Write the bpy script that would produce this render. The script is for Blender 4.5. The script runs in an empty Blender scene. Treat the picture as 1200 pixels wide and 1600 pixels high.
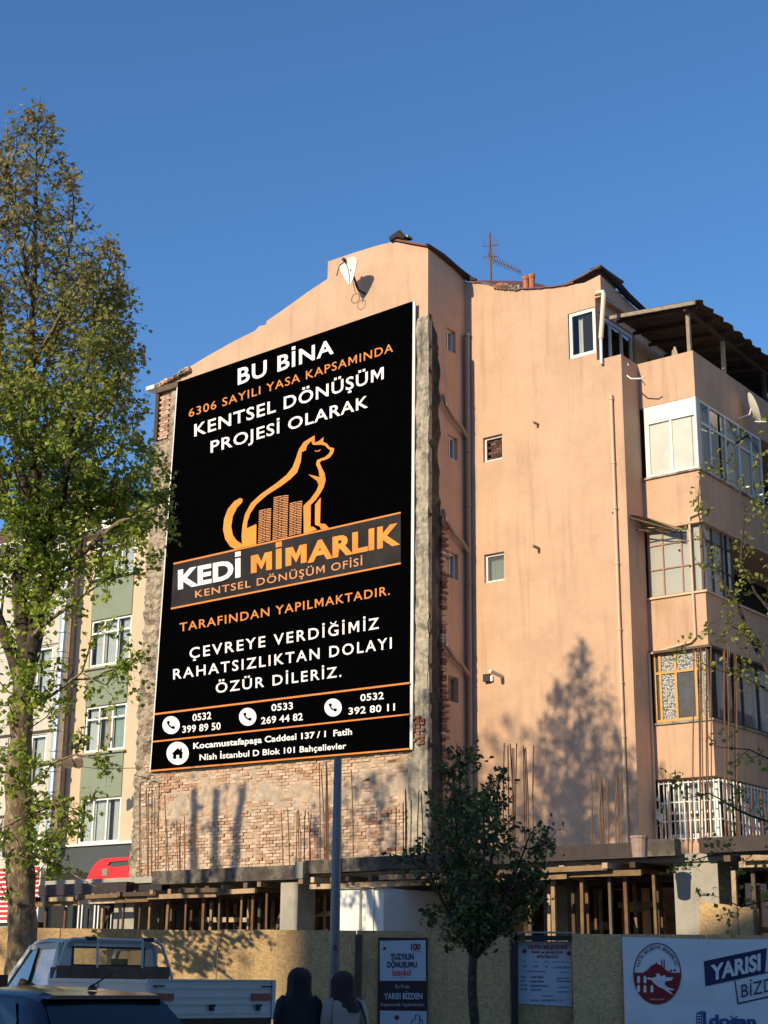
import bpy, bmesh, math, random
import numpy as np
from mathutils import Vector, Matrix, noise
from mathutils.geometry import tessellate_polygon
random.seed(7)
rad = math.radians
SC = bpy.context.scene
COL = SC.collection

# ------------------------------------------------------------------ camera
FPX = 2400.0
PITCH = math.atan(725 / FPX); ROLL = rad(.55); EYE = Vector((0, 0, 1.55))
fv = Vector((0, math.cos(PITCH), math.sin(PITCH)))
r0 = Vector((1, 0, 0)); u0 = Vector((0, -math.sin(PITCH), math.cos(PITCH)))
rv = r0 * math.cos(ROLL) + u0 * math.sin(ROLL); uv = u0 * math.cos(ROLL) - r0 * math.sin(ROLL)
cam = bpy.data.cameras.new('camera'); camo = bpy.data.objects.new('camera', cam); COL.objects.link(camo)
M3 = Matrix((rv, uv, -fv)).transposed()
camo.matrix_world = Matrix.Translation(EYE) @ M3.to_4x4()
cam.sensor_fit = 'VERTICAL'; cam.sensor_height = 24; cam.lens = FPX / 1600 * 24
cam.clip_start = .1; cam.clip_end = 3000
SC.camera = camo

# ------------------------------------------------------------------ sky, sun, exposure
SUN_EL = 25.0
AX = Vector((-.697, -.717, 0)).normalized()               # horizontal direction towards the sun
w = bpy.data.worlds.new('World'); SC.world = w; w.use_nodes = True
nt = w.node_tree
sky = nt.nodes.new('ShaderNodeTexSky'); sky.sky_type = 'NISHITA'; sky.sun_disc = False
sky.sun_elevation = rad(SUN_EL); sky.sun_rotation = math.atan2(AX.x, AX.y)
sky.air_density = 1.0; sky.dust_density = .25; sky.ozone_density = 6.0
bg = nt.nodes['Background']; bg.inputs[1].default_value = .145
hsv = nt.nodes.new('ShaderNodeHueSaturation'); hsv.inputs['Saturation'].default_value = 1.08
nt.links.new(sky.outputs[0], hsv.inputs['Color']); nt.links.new(hsv.outputs[0], bg.inputs[0])
sl = bpy.data.lights.new('sun', 'SUN'); sl.energy = 4.6; sl.angle = rad(.53); sl.color = (1, .83, .56)
so = bpy.data.objects.new('sun', sl); COL.objects.link(so)
sd = Vector((AX.x * math.cos(rad(SUN_EL)), AX.y * math.cos(rad(SUN_EL)), math.sin(rad(SUN_EL))))
so.rotation_euler = sd.to_track_quat('Z', 'Y').to_euler()
SC.view_settings.view_transform = 'Standard'; SC.view_settings.look = 'None'
SC.view_settings.exposure = 0.28; SC.view_settings.gamma = 1; SC.view_settings.use_curve_mapping = False
SC.cycles.max_bounces = 6; SC.cycles.transparent_max_bounces = 12

# ------------------------------------------------------------------ where things stand
def ray(x, y): return fv + rv * ((x - 600) / FPX) - uv * ((y - 800) / FPX)
def hit(x, y, P, n):
    q = ray(x, y); return EYE + q * ((P - EYE).dot(n) / q.dot(n))
def atY(x, y, Y): return hit(x, y, Vector((0, Y, 0)), Vector((0, 1, 0)))
A = rad(37.5)
U = Vector((math.cos(A), -math.sin(A), 0)); N = Vector((-math.sin(A), -math.cos(A), 0)); Z = Vector((0, 0, 1))
C0 = atY(668, 1300, 32.); C0.z = 0
KB = 1.078                                             # building unit in metres
def B(u, d, z):                                        # the street block's own frame: u along the walls, d towards the street
    p = C0 + U * u + N * d; return Vector((p.x * KB, p.y * KB, 1.55 + (z - 1.55) * KB))
def toB(p):
    q = Vector((p.x / KB, p.y / KB, 0)) - C0
    return q.dot(U), q.dot(N), 1.55 + (p.z - 1.55) / KB
def pd(x, y, d):  return toB(hit(x, y, B(0, d, 0), N))  # pixel on a wall at depth d
def pu(x, y, u):  return toB(hit(x, y, B(u, 0, 0), U))
ZG = 1.55 - 1.55 / KB                                  # ground in block units

# ------------------------------------------------------------------ mesh helpers
WM = {}
def tag(o, label=None, cat=None, group=None, kind=None):
    if o is None: return None
    if label: o['label'] = label
    if cat: o['category'] = cat
    if group: o['group'] = group
    if kind: o['kind'] = kind
    return o
def thing(name, loc, label, cat, group=None):
    o = bpy.data.objects.new(name, None); COL.objects.link(o); o.location = loc
    o.empty_display_size = .2
    WM[o] = Vector(loc); return tag(o, label, cat, group)
def link(name, me, parent=None, origin=None):
    o = bpy.data.objects.new(name, me); COL.objects.link(o)
    if parent is not None:
        o.parent = parent; WM[o] = WM[parent]
    else:
        o.location = origin; WM[o] = Vector(origin)
    return o
def mk(name, V, F, mats, parent=None, mi=None, smooth=False):
    """world-space vertices -> one object"""
    if not len(V): return None
    V = np.array([tuple(v) for v in V], dtype=float) if not isinstance(V, np.ndarray) else V
    if parent is not None: org = np.array(WM[parent])
    else: org = np.array([(V[:, 0].min() + V[:, 0].max()) / 2, (V[:, 1].min() + V[:, 1].max()) / 2, V[:, 2].min()])
    me = bpy.data.meshes.new(name)
    me.from_pydata((V - org).tolist(), [], F)
    if not isinstance(mats, (list, tuple)): mats = [mats]
    for m in mats: me.materials.append(m)
    if mi is not None: me.polygons.foreach_set('material_index', mi)
    if smooth: me.polygons.foreach_set('use_smooth', [True] * len(me.polygons))
    me.update()
    return link(name, me, parent, org)
class MB:
    def __init__(s, fr=None): s.V = []; s.F = []; s.fr = fr or (lambda *a: Vector(a)); s.I = []; s.m = 0
    def add(s, vs, fs):
        n = len(s.V); s.V += [tuple(v) for v in vs]; s.F += [tuple(i + n for i in f) for f in fs]; s.I += [s.m] * len(fs)
        return s
    def box(s, a0, a1, b0, b1, c0, c1, fr=None):
        fr = fr or s.fr
        vs = [fr(a, b, c) for c in (c0, c1) for b in (b0, b1) for a in (a0, a1)]
        return s.add(vs, [(0, 2, 3, 1), (4, 5, 7, 6), (0, 1, 5, 4), (2, 6, 7, 3), (0, 4, 6, 2), (1, 3, 7, 5)])
    def bar(s, p, q, w, h=None, up=Z, taper=1):
        p = Vector(p); q = Vector(q); t = (q - p).normalized(); h = h or w
        if abs(t.dot(up)) > .98: up = Vector((.3, 1, 0)).normalized()
        a = t.cross(up).normalized(); b = a.cross(t)
        vs = []
        for c, k in ((p, 1), (q, taper)):
            for i, j in ((-1, -1), (1, -1), (1, 1), (-1, 1)): vs.append(c + a * i * w / 2 * k + b * j * h / 2 * k)
        return s.add(vs, [(3, 2, 1, 0), (4, 5, 6, 7), (0, 1, 5, 4), (1, 2, 6, 5), (2, 3, 7, 6), (3, 0, 4, 7)])
    def tube(s, pts, rs, n=8, cap=True):
        pts = [Vector(p) for p in pts]
        if not isinstance(rs, (list, tuple)): rs = [rs] * len(pts)
        vs = []; fs = []; pa = None
        for i, p in enumerate(pts):
            t = (pts[min(i + 1, len(pts) - 1)] - pts[max(i - 1, 0)]).normalized()
            if pa is None: pa = t.orthogonal().normalized()
            a = (pa - t * pa.dot(t)); a = a.normalized() if a.length > 1e-5 else t.orthogonal().normalized(); pa = a; b = t.cross(a)
            for k in range(n):
                an = 2 * math.pi * k / n; vs.append(p + (a * math.cos(an) + b * math.sin(an)) * rs[i])
        for i in range(len(pts) - 1):
            for k in range(n): fs.append((i * n + k, i * n + (k + 1) % n, (i + 1) * n + (k + 1) % n, (i + 1) * n + k))
        if cap: fs.append(tuple(range(n - 1, -1, -1))); fs.append(tuple((len(pts) - 1) * n + k for k in range(n)))
        return s.add(vs, fs)
    def poly(s, pts, back=None):
        """flat outline, optionally extruded by vector back"""
        n = len(pts); tr = [tuple(t) for t in tessellate_polygon([pts])]
        s.add(pts, tr)
        if back is not None:
            s.add([p + back for p in pts], [tuple(reversed(t)) for t in tr])
            s.add(list(pts) + [p + back for p in pts], [(i, (i + 1) % n, n + (i + 1) % n, n + i) for i in range(n)])
        return s
    def build(s, name, mats, parent=None, smooth=False):
        return mk(name, s.V, s.F, mats, parent, s.I if isinstance(mats, (list, tuple)) else None, smooth)

# ------------------------------------------------------------------ materials
def newmat(name):
    m = bpy.data.materials.new(name); m.use_nodes = True; t = m.node_tree
    return m, t, t.nodes['Principled BSDF']
def nd(t, k, **kw):
    n = t.nodes.new(k)
    for a, b in kw.items():
        if a.startswith('i_'): n.inputs[a[2:].replace('_', ' ')].default_value = b
        else: setattr(n, a, b)
    return n
def mixc(t, fac, a, b, mode='MIX'):
    n = t.nodes.new('ShaderNodeMix'); n.data_type = 'RGBA'; n.blend_type = mode
    for sock, v in ((n.inputs[0], fac), (n.inputs[6], a), (n.inputs[7], b)):
        if hasattr(v, 'links') or hasattr(v, 'is_linked'): t.links.new(v, sock)
        elif isinstance(v, tuple): sock.default_value = (*v, 1)
        else: sock.default_value = v
    return n.outputs[2]
def noi(t, vec, scale, detail=5, rough=.55, sc=None):
    if sc:
        mp = nd(t, 'ShaderNodeMapping'); mp.inputs['Scale'].default_value = sc; t.links.new(vec, mp.inputs[0]); vec = mp.outputs[0]
    n = nd(t, 'ShaderNodeTexNoise'); n.inputs['Scale'].default_value = scale; n.inputs['Detail'].default_value = detail
    n.inputs['Roughness'].default_value = rough; t.links.new(vec, n.inputs['Vector']); return n.outputs['Fac']
def ramp(t, v, a, b, ca=0., cb=1.):
    n = nd(t, 'ShaderNodeMapRange'); n.inputs[1].default_value = a; n.inputs[2].default_value = b
    n.inputs[3].default_value = ca; n.inputs[4].default_value = cb; t.links.new(v, n.inputs[0]); return n.outputs[0]
def mat(name, col, rough=.8, var=.12, scale=3., stain=0, scol=(.1, .08, .07), bump=.0, bscale=40., metal=0, rnd=0, blotch=0, bcol=(.3, .3, .3), spec=None, blo=(.52, .62), bsc=1.2):
    m, t, p = newmat(name)
    g = nd(t, 'ShaderNodeNewGeometry'); P = g.outputs['Position']
    p.inputs['Roughness'].default_value = rough; p.inputs['Metallic'].default_value = metal
    if spec is not None: p.inputs['Specular IOR Level'].default_value = spec
    c = mixc(t, ramp(t, noi(t, P, scale, 6), .3, .7), tuple(x * (1 - var) for x in col), tuple(min(1, x * (1 + var)) for x in col))
    if blotch: c = mixc(t, ramp(t, noi(t, P, bsc, 8, .65), blo[0], blo[1], 0, blotch), c, bcol)
    if stain:
        st = ramp(t, noi(t, P, 1.0, 6, .6, (5, 5, .35)), .52, .8, 0, stain); c = mixc(t, st, c, scol)
        st = ramp(t, noi(t, P, .8, 7, .7), .5, .85, 0, stain * .8); c = mixc(t, st, c, scol)
    if rnd:
        oi = nd(t, 'ShaderNodeObjectInfo'); wn = nd(t, 'ShaderNodeTexWhiteNoise'); wn.noise_dimensions = '2D'
        cb = nd(t, 'ShaderNodeCombineXYZ'); t.links.new(oi.outputs['Random'], cb.inputs[0]); t.links.new(g.outputs['Random Per Island'], cb.inputs[1])
        t.links.new(cb.outputs[0], wn.inputs[0])
        hs = nd(t, 'ShaderNodeHueSaturation'); t.links.new(c, hs.inputs['Color'])
        t.links.new(ramp(t, wn.outputs['Value'], 0, 1, 1 - rnd, 1 + rnd), hs.inputs['Value'])
        t.links.new(ramp(t, wn.outputs['Value'], 0, 1, 1.15, .8), hs.inputs['Saturation']); c = hs.outputs[0]
    t.links.new(c, p.inputs['Base Color'])
    if bump:
        b = nd(t, 'ShaderNodeBump'); b.inputs['Strength'].default_value = bump; b.inputs['Distance'].default_value = .02
        t.links.new(noi(t, P, bscale, 6, .7), b.inputs['Height']); t.links.new(b.outputs[0], p.inputs['Normal'])
    return m
PEACH = mat('peach_plaster', (.545, .354, .240), .9, .08, 1.1, .62, (.33, .21, .145), .6, 9, blotch=.55, bcol=(.64, .42, .29), blo=(.45, .7), bsc=.9)
PEACH2 = mat('pale_peach_plaster', (.56, .43, .30), .9, .04, 2, .12, (.35, .25, .18), .15, 20)
GREEN = mat('sage_plaster', (.21, .25, .185), .9, .05, 2, .15, (.15, .17, .12), .15, 20)
CREAM = mat('cream_plaster', (.52, .49, .42), .9, .06, 2, .25, (.3, .26, .2), .2, 25)
CONC = mat('grey_concrete', (.37, .325, .255), .92, .35, 9, 1., (.06, .055, .05), 1., 14, blotch=.75, bcol=(.13, .115, .10), bsc=2.2, blo=(.54, .6))
SOOT_SHADE = mat('blackened_concrete_and_shade', (.05, .043, .036), .95, .4, 6, .6, (.015, .015, .015), .9, 9, blotch=.35, bcol=(.25, .2, .15))  # soot on the column side; also the painted shade under the slab
RENDER = mat('crumbling_render', (.38, .31, .23), .95, .3, 6, .8, (.08, .07, .06), 1., 8, blotch=.8, bcol=(.14, .11, .085), blo=(.53, .58), bsc=2.4)
MORTAR = mat('old_mortar', (.44, .34, .25), .95, .25, 7, .35, (.2, .16, .12), 1., 14, blotch=.5, bcol=(.36, .33, .29), bsc=.9)
BRICK = mat('brick_red', (.49, .30, .195), .9, .25, 12, .25, (.2, .14, .1), bump=.8, bscale=26, rnd=.3, blotch=.75, bcol=(.47, .37, .27), bsc=1.6, blo=(.42, .6))
DBRICK = mat('brick_dark_red', (.20, .09, .06), .9, .2, 9, bump=.5, bscale=30, rnd=.4)
WHITE = mat('white_frame', (.74, .73, .70), .5, .03, 4, .1, (.4, .38, .34))
WHITEP = mat('white_painted_wall', (.74, .74, .72), .75, .04, 2, .15, (.45, .42, .38), .3, 10)
TANW = mat('varnished_wood_frame', (.52, .29, .09), .5, .15, 12)
BROWNW = mat('dark_brown_frame', (.06, .035, .025), .5, .2, 8)
REDROOF = mat('rusty_red_roof_sheet', (.16, .06, .045), .7, .25, 3, .4, (.06, .04, .03), .2, 10)
BLACKF = mat('black_roof_felt', (.025, .022, .02), .85, .3, 6, bump=.6, bscale=12)
PIPE = mat('painted_drainpipe', (.68, .46, .31), .6, .05, 5)
GPIPE = mat('grey_drainpipe', (.33, .235, .18), .55, .08, 5, .3, (.2, .15, .11))
WPIPE = mat('cream_pipe', (.68, .62, .5), .5, .05, 5)
STEEL = mat('galvanised_duct', (.62, .62, .62), .32, .1, 4, metal=.85)
POLE = mat('grey_pole_paint', (.20, .20, .20), .5, .08, 5, .2, (.1, .1, .1))
REBAR = mat('rusty_rebar', (.15, .075, .04), .8, .3, 6)
WOOD = mat('raw_timber', (.36, .245, .14), .85, .3, 7, .6, (.12, .08, .05), .5, 30, rnd=.5)
DWOOD = mat('old_timber', (.10, .068, .045), .9, .25, 5, .3, (.05, .035, .025), .5, 30, rnd=.4)
PLYW = mat('formwork_plywood', (.055, .043, .034), .7, .5, 5, .7, (.03, .022, .02), .3, 12, blotch=.8, bcol=(.15, .13, .10), blo=(.5, .58), bsc=3.5)
PLYR = mat('film_faced_plywood', (.022, .010, .011), .6, .5, 5, .3, (.05, .04, .035), .3, 12, blotch=.5, bcol=(.035, .02, .02), bsc=3)
COLC = mat('fresh_concrete', (.36, .335, .29), .85, .15, 4, .5, (.16, .15, .13), .4, 12, blotch=.5, bcol=(.25, .24, .22), bsc=2)
GREYP = mat('dark_grey_cladding', (.055, .06, .062), .5, .06, 3, .2, (.03, .03, .03))
GRANITE = mat('dark_granite', (.06, .04, .035), .35, .4, 30)
RED = mat('red_sign', (.62, .015, .02), .5, .08, 5)
BLACKM = mat('matt_black', (.015, .015, .016), .6, .1, 5)
CLAY = mat('clay_pot', (.42, .15, .07), .85, .15, 8)
BOARD = mat('board_black_print', (.0012, .0012, .0016), .8, .05, 3, spec=.0)
BAND = mat('banner_charcoal_print', (.018, .014, .013), .5, .6, 1.2, spec=.15)
WTXT = mat('white_print', (.78, .78, .78), .6, .01, 3)
OTXT = mat('orange_print', (.62, .20, .025), .6, .05, 2)
OLOGO = mat('orange_logo_print', (.80, .235, .014), .6, .22, 1.6)
NAVY = mat('navy_print', (.012, .016, .085), .6, .02, 3)
BLUE = mat('blue_print', (.03, .07, .30), .6, .02, 3)
CRIM = mat('crimson_print', (.23, .012, .018), .6, .02, 3)
TARP = mat('white_tarpaulin', (.74, .78, .84), .5, .04, 2, .1, (.35, .38, .42))
ALU = mat('brushed_tower_print', (.60, .25, .09), .6, .2, 3)
ASPH = mat('asphalt', (.045, .045, .047), .9, .15, 12, .3, (.03, .03, .03), .6, 90)
PAVE = mat('pavement_concrete', (.10, .095, .088), .9, .1, 4, .3, (.12, .11, .1), .4, 40)
DIRT = mat('building_site_dirt', (.16, .12, .08), .95, .25, 4, bump=.8, bscale=6)

def glassmat(name, tint=(.9, .95, 1), refl=.12, col=(.4, .45, .5), opq=0.):
    m, t, p = newmat(name)
    out = t.nodes['Material Output']; t.nodes.remove(p)
    tr = nd(t, 'ShaderNodeBsdfTransparent'); tr.inputs[0].default_value = (*tint, 1)
    gl = nd(t, 'ShaderNodeBsdfGlossy'); gl.inputs['Roughness'].default_value = .03
    df = nd(t, 'ShaderNodeBsdfDiffuse'); df.inputs[0].default_value = (*col, 1)
    lw = nd(t, 'ShaderNodeFresnel'); lw.inputs[0].default_value = 1.5
    add = nd(t, 'ShaderNodeMath'); add.operation = 'ADD'; add.operation = 'MULTIPLY_ADD'; add.inputs[1].default_value = .5; add.inputs[2].default_value = refl * .5; t.links.new(lw.outputs[0], add.inputs[0])
    a = nd(t, 'ShaderNodeMixShader'); a.inputs[0].default_value = opq; t.links.new(tr.outputs[0], a.inputs[1]); t.links.new(df.outputs[0], a.inputs[2])
    b = nd(t, 'ShaderNodeMixShader'); t.links.new(add.outputs[0], b.inputs[0]); t.links.new(a.outputs[0], b.inputs[1]); t.links.new(gl.outputs[0], b.inputs[2])
    t.links.new(b.outputs[0], out.inputs[0]); return m
GLASS = glassmat('window_glass', tint=(.8, .85, .88), refl=.04)
FROST = glassmat('frosted_glass', opq=.75, col=(.5, .5, .46), refl=.03)
DUSTY = glassmat('dusty_glass', opq=.35, col=(.25, .25, .25), refl=.05)
CARGL = glassmat('car_glass', tint=(.72, .74, .74), refl=.02)
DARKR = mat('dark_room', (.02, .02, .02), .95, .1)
CURT = mat('pale_curtain', (.55, .56, .52), .9, .06, 3)
CURTG = mat('greenish_curtain', (.34, .42, .36), .9, .06, 3)
CURTB = mat('beige_curtain', (.45, .38, .28), .9, .06, 3)

def pebble():
    m, t, p = newmat('pebbled_glass')
    g = nd(t, 'ShaderNodeNewGeometry'); v = nd(t, 'ShaderNodeTexVoronoi'); v.inputs['Scale'].default_value = 22
    t.links.new(g.outputs['Position'], v.inputs['Vector'])
    c = mixc(t, ramp(t, v.outputs['Distance'], .2, .7), (.55, .55, .53), (.12, .12, .13))
    t.links.new(c, p.inputs['Base Color']); p.inputs['Roughness'].default_value = .25
    b = nd(t, 'ShaderNodeBump'); b.inputs['Strength'].default_value = 1; b.inputs['Distance'].default_value = .02
    t.links.new(v.outputs['Distance'], b.inputs['Height']); t.links.new(b.outputs[0], p.inputs['Normal']); return m
PEB = pebble()
def osbmat():
    m, t, p = newmat('osb_board')
    g = nd(t, 'ShaderNodeNewGeometry'); P = g.outputs['Position']; oi = nd(t, 'ShaderNodeObjectInfo')
    def flakes(rot, sc):
        mp = nd(t, 'ShaderNodeMapping'); mp.inputs['Rotation'].default_value = (0, rot, 0); mp.inputs['Scale'].default_value = sc
        t.links.new(P, mp.inputs[0]); v = nd(t, 'ShaderNodeTexVoronoi'); v.inputs['Scale'].default_value = 1
        t.links.new(mp.outputs[0], v.inputs['Vector']); s = nd(t, 'ShaderNodeSeparateColor'); t.links.new(v.outputs['Color'], s.inputs[0]); return s.outputs[0]
    c = mixc(t, flakes(.5, (19, 8, 62)), (.40, .265, .125), (.66, .45, .225))
    c2 = mixc(t, flakes(-.7, (58, 8, 20)), (.38, .25, .12), (.64, .44, .22))
    c = mixc(t, ramp(t, noi(t, P, 14, 2), .45, .55), c, c2)
    c = mixc(t, ramp(t, noi(t, P, 1.5, 5), .5, .75, 0, .35), c, (.2, .15, .09))
    hs = nd(t, 'ShaderNodeHueSaturation'); t.links.new(c, hs.inputs['Color']); t.links.new(ramp(t, oi.outputs['Random'], 0, 1, .80, 1.12), hs.inputs['Value'])
    t.links.new(hs.outputs[0], p.inputs['Base Color']); p.inputs['Roughness'].default_value = .8
    b = nd(t, 'ShaderNodeBump'); b.inputs['Strength'].default_value = .3; b.inputs['Distance'].default_value = .01
    t.links.new(noi(t, P, 50, 4), b.inputs['Height']); t.links.new(b.outputs[0], p.inputs['Normal']); return m
OSB = osbmat()
def leafmat(name, ca, cb, cc=None, z0=0, z1=1, trans=.35):
    m, t, p = newmat(name); out = t.nodes['Material Output']
    g = nd(t, 'ShaderNodeNewGeometry'); c = mixc(t, g.outputs['Random Per Island'], ca, cb)
    if cc:
        s = nd(t, 'ShaderNodeSeparateXYZ'); t.links.new(g.outputs['Position'], s.inputs[0])
        k = nd(t, 'ShaderNodeMath'); k.operation = 'MULTIPLY_ADD'; k.inputs[1].default_value = 3.; t.links.new(g.outputs['Random Per Island'], k.inputs[0]); t.links.new(s.outputs[2], k.inputs[2])
        c = mixc(t, ramp(t, k.outputs[0], z0 + 1.5, z1 + 1.5), c, cc)
    t.links.new(c, p.inputs['Base Color']); p.inputs['Roughness'].default_value = .45; p.inputs['Specular IOR Level'].default_value = .3
    tl = nd(t, 'ShaderNodeBsdfTranslucent'); t.links.new(c, tl.inputs[0])
    mx = nd(t, 'ShaderNodeMixShader'); mx.inputs[0].default_value = trans
    t.links.new(p.outputs[0], mx.inputs[1]); t.links.new(tl.outputs[0], mx.inputs[2]); t.links.new(mx.outputs[0], out.inputs[0]); return m
def barkmat(name, a, b, c, sc=4):
    m, t, p = newmat(name); g = nd(t, 'ShaderNodeNewGeometry'); P = g.outputs['Position']
    k = mixc(t, ramp(t, noi(t, P, sc, 5, .6, (1, 1, .7)), .47, .53), a, b)
    k = mixc(t, ramp(t, noi(t, P, sc * 2.1, 5, .6, (1, 1, .6)), .56, .6), k, c)
    t.links.new(k, p.inputs['Base Color']); p.inputs['Roughness'].default_value = .9
    bu = nd(t, 'ShaderNodeBump'); bu.inputs['Strength'].default_value = .9; bu.inputs['Distance'].default_value = .03
    t.links.new(noi(t, P, 18, 6, .7, (1, 1, .4)), bu.inputs['Height']); t.links.new(bu.outputs[0], p.inputs['Normal']); return m
BARKP = barkmat('plane_tree_bark', (.22, .165, .105), (.13, .095, .06), (.33, .26, .16), 8)
BARKD = barkmat('dark_bark', (.06, .045, .035), (.035, .028, .022), (.09, .07, .05), 9)
LEAFB = leafmat('spring_leaf', (.18, .28, .03), (.44, .50, .08), (.33, .28, .11), 9.0, 12.5, .45)
LEAFD = leafmat('glossy_dark_leaf', (.04, .06, .02), (.15, .18, .05), trans=.2)
LEAFR = leafmat('young_leaf', (.16, .20, .03), (.32, .32, .07), trans=.4)

# ------------------------------------------------------------------ lettering
GC = {}
ACC = {'İ': ('I', 'dot'), 'i': ('ı', 'dot'), 'Ö': ('O', 'dd'), 'Ü': ('U', 'dd'), 'Ş': ('S', 'ced'), 'ş': ('s', 'ced'), 'Ç': ('C', 'ced'),
       'ç': ('c', 'ced'), 'Ğ': ('G', 'brv'), 'ğ': ('g', 'brv'), 'ö': ('o', 'dd'), 'ü': ('u', 'dd')}
def rawglyph(ch, bold):
    cu = bpy.data.curves.new('tmp', 'FONT'); cu.offset = bold; cu.resolution_u = 3
    def meas(s):
        cu.body = s; o = bpy.data.objects.new('tmp', cu); COL.objects.link(o); bpy.context.view_layer.update()
        m = bpy.data.meshes.new_from_object(o.evaluated_get(bpy.context.evaluated_depsgraph_get()))
        v = [(x.co.x, x.co.y) for x in m.vertices]; f = [tuple(p.vertices) for p in m.polygons]
        bpy.data.objects.remove(o); bpy.data.meshes.remove(m); return v, f
    v, f = meas(ch)
    wide = max(x for x, y in meas('|' + ch + '|')[0]) - max(x for x, y in meas('||')[0])
    bpy.data.curves.remove(cu); return v, f, wide
def glyph(ch, bold):
    k = (ch, bold)
    if k in GC: return GC[k]
    if ch == ' ': GC[k] = ([], [], .26); return GC[k]
    base, acc = ACC.get(ch, (ch, None))
    if base == 'M':
        e = .05 + bold; wM = .80; H_ = .682; q = e * 1.25
        P_ = [(0.07, 0), (.07 + 2 * e, 0), (.07 + 2 * e, H_ - 3.1 * e), (wM / 2, .16 - e), (wM - .07 - 2 * e, H_ - 3.1 * e), (wM - .07 - 2 * e, 0), (wM - .07, 0), (wM - .07, H_), (wM - .07 - 2 * q, H_), (wM / 2, .16 + 2.4 * e), (.07 + 2 * q, H_), (.07, H_)]
        v = P_; f = [tuple(t_) for t_ in tessellate_polygon([[Vector((a, b, 0)) for a, b in P_]])]; GC[k] = (v, f, wM); return GC[k]
    v, f, wd = rawglyph(base, bold); v = list(v); f = list(f)
    if acc:
        x0 = min(a for a, b in v); x1 = max(a for a, b in v); y1 = max(b for a, b in v); cx = (x0 + x1) / 2; r = .055 + bold
        def quad(a, b, c, d):
            n = len(v); v.extend([(a, c), (b, c), (b, d), (a, d)]); f.append((n, n + 1, n + 2, n + 3))
        if acc == 'dot': quad(cx - r, cx + r, y1 + .07, y1 + .07 + 2 * r)
        if acc == 'dd': quad(cx - .11 - r, cx - .11 + r, y1 + .06, y1 + .06 + 2 * r); quad(cx + .11 - r, cx + .11 + r, y1 + .06, y1 + .06 + 2 * r)
        if acc == 'ced': quad(cx - r * .5, cx + r * .5, -.1, 0.); quad(cx - r * 1.4, cx + r * 1.3, -.2, -.1)
        if acc == 'brv':
            for i in range(6):
                a = math.pi * (1 + i / 6); b = math.pi * (1 + (i + 1) / 6); n = len(v)
                v.extend([(cx + .13 * math.cos(a), y1 + .19 + .12 * math.sin(a)), (cx + .13 * math.cos(b), y1 + .19 + .12 * math.sin(b)),
                          (cx + .2 * math.cos(b), y1 + .2 + .19 * math.sin(b)), (cx + .2 * math.cos(a), y1 + .2 + .19 * math.sin(a))]); f.append((n, n + 1, n + 2, n + 3))
    GC[k] = (v, f, wd); return GC[k]
def layout(s, bold=.012, track=0.):
    V = []; F = []; x = 0
    for ch in s:
        v, f, wd = glyph(ch, bold); n = len(V)
        V += [(a + x, b) for a, b in v]; F += [tuple(i + n for i in g) for g in f]; x += wd + track
    x0 = min(a for a, b in V); x1 = max(a for a, b in V)
    return [((a - x0) / (x1 - x0), b / .682) for a, b in V], F, (x1 - x0) / .682
def text_px(s, bl, br, hl, hr, PL, m, parent, bold=.012, track=.0, name='lettering', mb=None):
    """flat print on a plane: baseline ends and cap heights as seen, projected onto the sign itself"""
    V, F, _ = layout(s, bold, track); vs = []
    for a, b in V:
        x = bl[0] + (br[0] - bl[0]) * a; y = bl[1] + (br[1] - bl[1]) * a - (hl + (hr - hl) * a) * b
        vs.append(PL(x, y))
    if mb is not None: mb.add(vs, F); return
    return MB().add(vs, F).build(name, m, parent)
def planefn(P, n, off):
    P = P + n * off
    return lambda x, y: hit(x, y, P, n)
def quad_px(mb, pts, PL): mb.add([PL(*p) for p in pts], [tuple(range(len(pts)))])
def stroke_px(mb, pts, w, PL):
    for (x0, y0), (x1, y1) in zip(pts, pts[1:]):
        L = math.hypot(x1 - x0, y1 - y0) or 1; nx = -(y1 - y0) / L * w / 2; ny = (x1 - x0) / L * w / 2
        quad_px(mb, [(x0 + nx, y0 + ny), (x1 + nx, y1 + ny), (x1 - nx, y1 - ny), (x0 - nx, y0 - ny)], PL)
def poly_px(mb, pts, PL):
    P = [PL(*p) for p in pts]; mb.add(P, [tuple(t) for t in tessellate_polygon([[Vector((x, y, 0)) for x, y in pts]])])

# ================================================================== THE SETTING
def flat(name, x0, x1, y0, y1, z, m, lab=None):
    o = MB().box(x0, x1, y0, y1, z - .2, z).build(name, m); tag(o, kind='structure'); return o
g = mk('ground', [(-900, -900, -.06), (900, -900, -.06), (900, 900, -.06), (-900, 900, -.06)], [(0, 1, 2, 3)], PAVE); tag(g, kind='structure')
# road runs the way the parked vehicles stand
HD = Vector((-math.sin(rad(38)), math.cos(rad(38)), 0)); HR = Vector((HD.y, -HD.x, 0))
def RD(a, b, z, o=Vector((-2.7, 18.4, 0))): return o + HD * a + HR * b + Z * z
tag(MB(RD).box(-40, 3.9, -9, 2.6, -.04, 0).build('road', ASPH), kind='structure')
tag(MB(RD).box(-40, 3.9, 2.75, 9, -.04, .12).build('pavement', PAVE), kind='structure')
tag(MB(RD).box(-40, 3.9, 2.6, 2.75, -.04, .13).build('kerb', COLC), kind='structure')
tag(MB(B).box(-16, 12, -6, 4.3, ZG - .04, ZG + .03).build('building_site_ground', DIRT), kind='structure')

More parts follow.
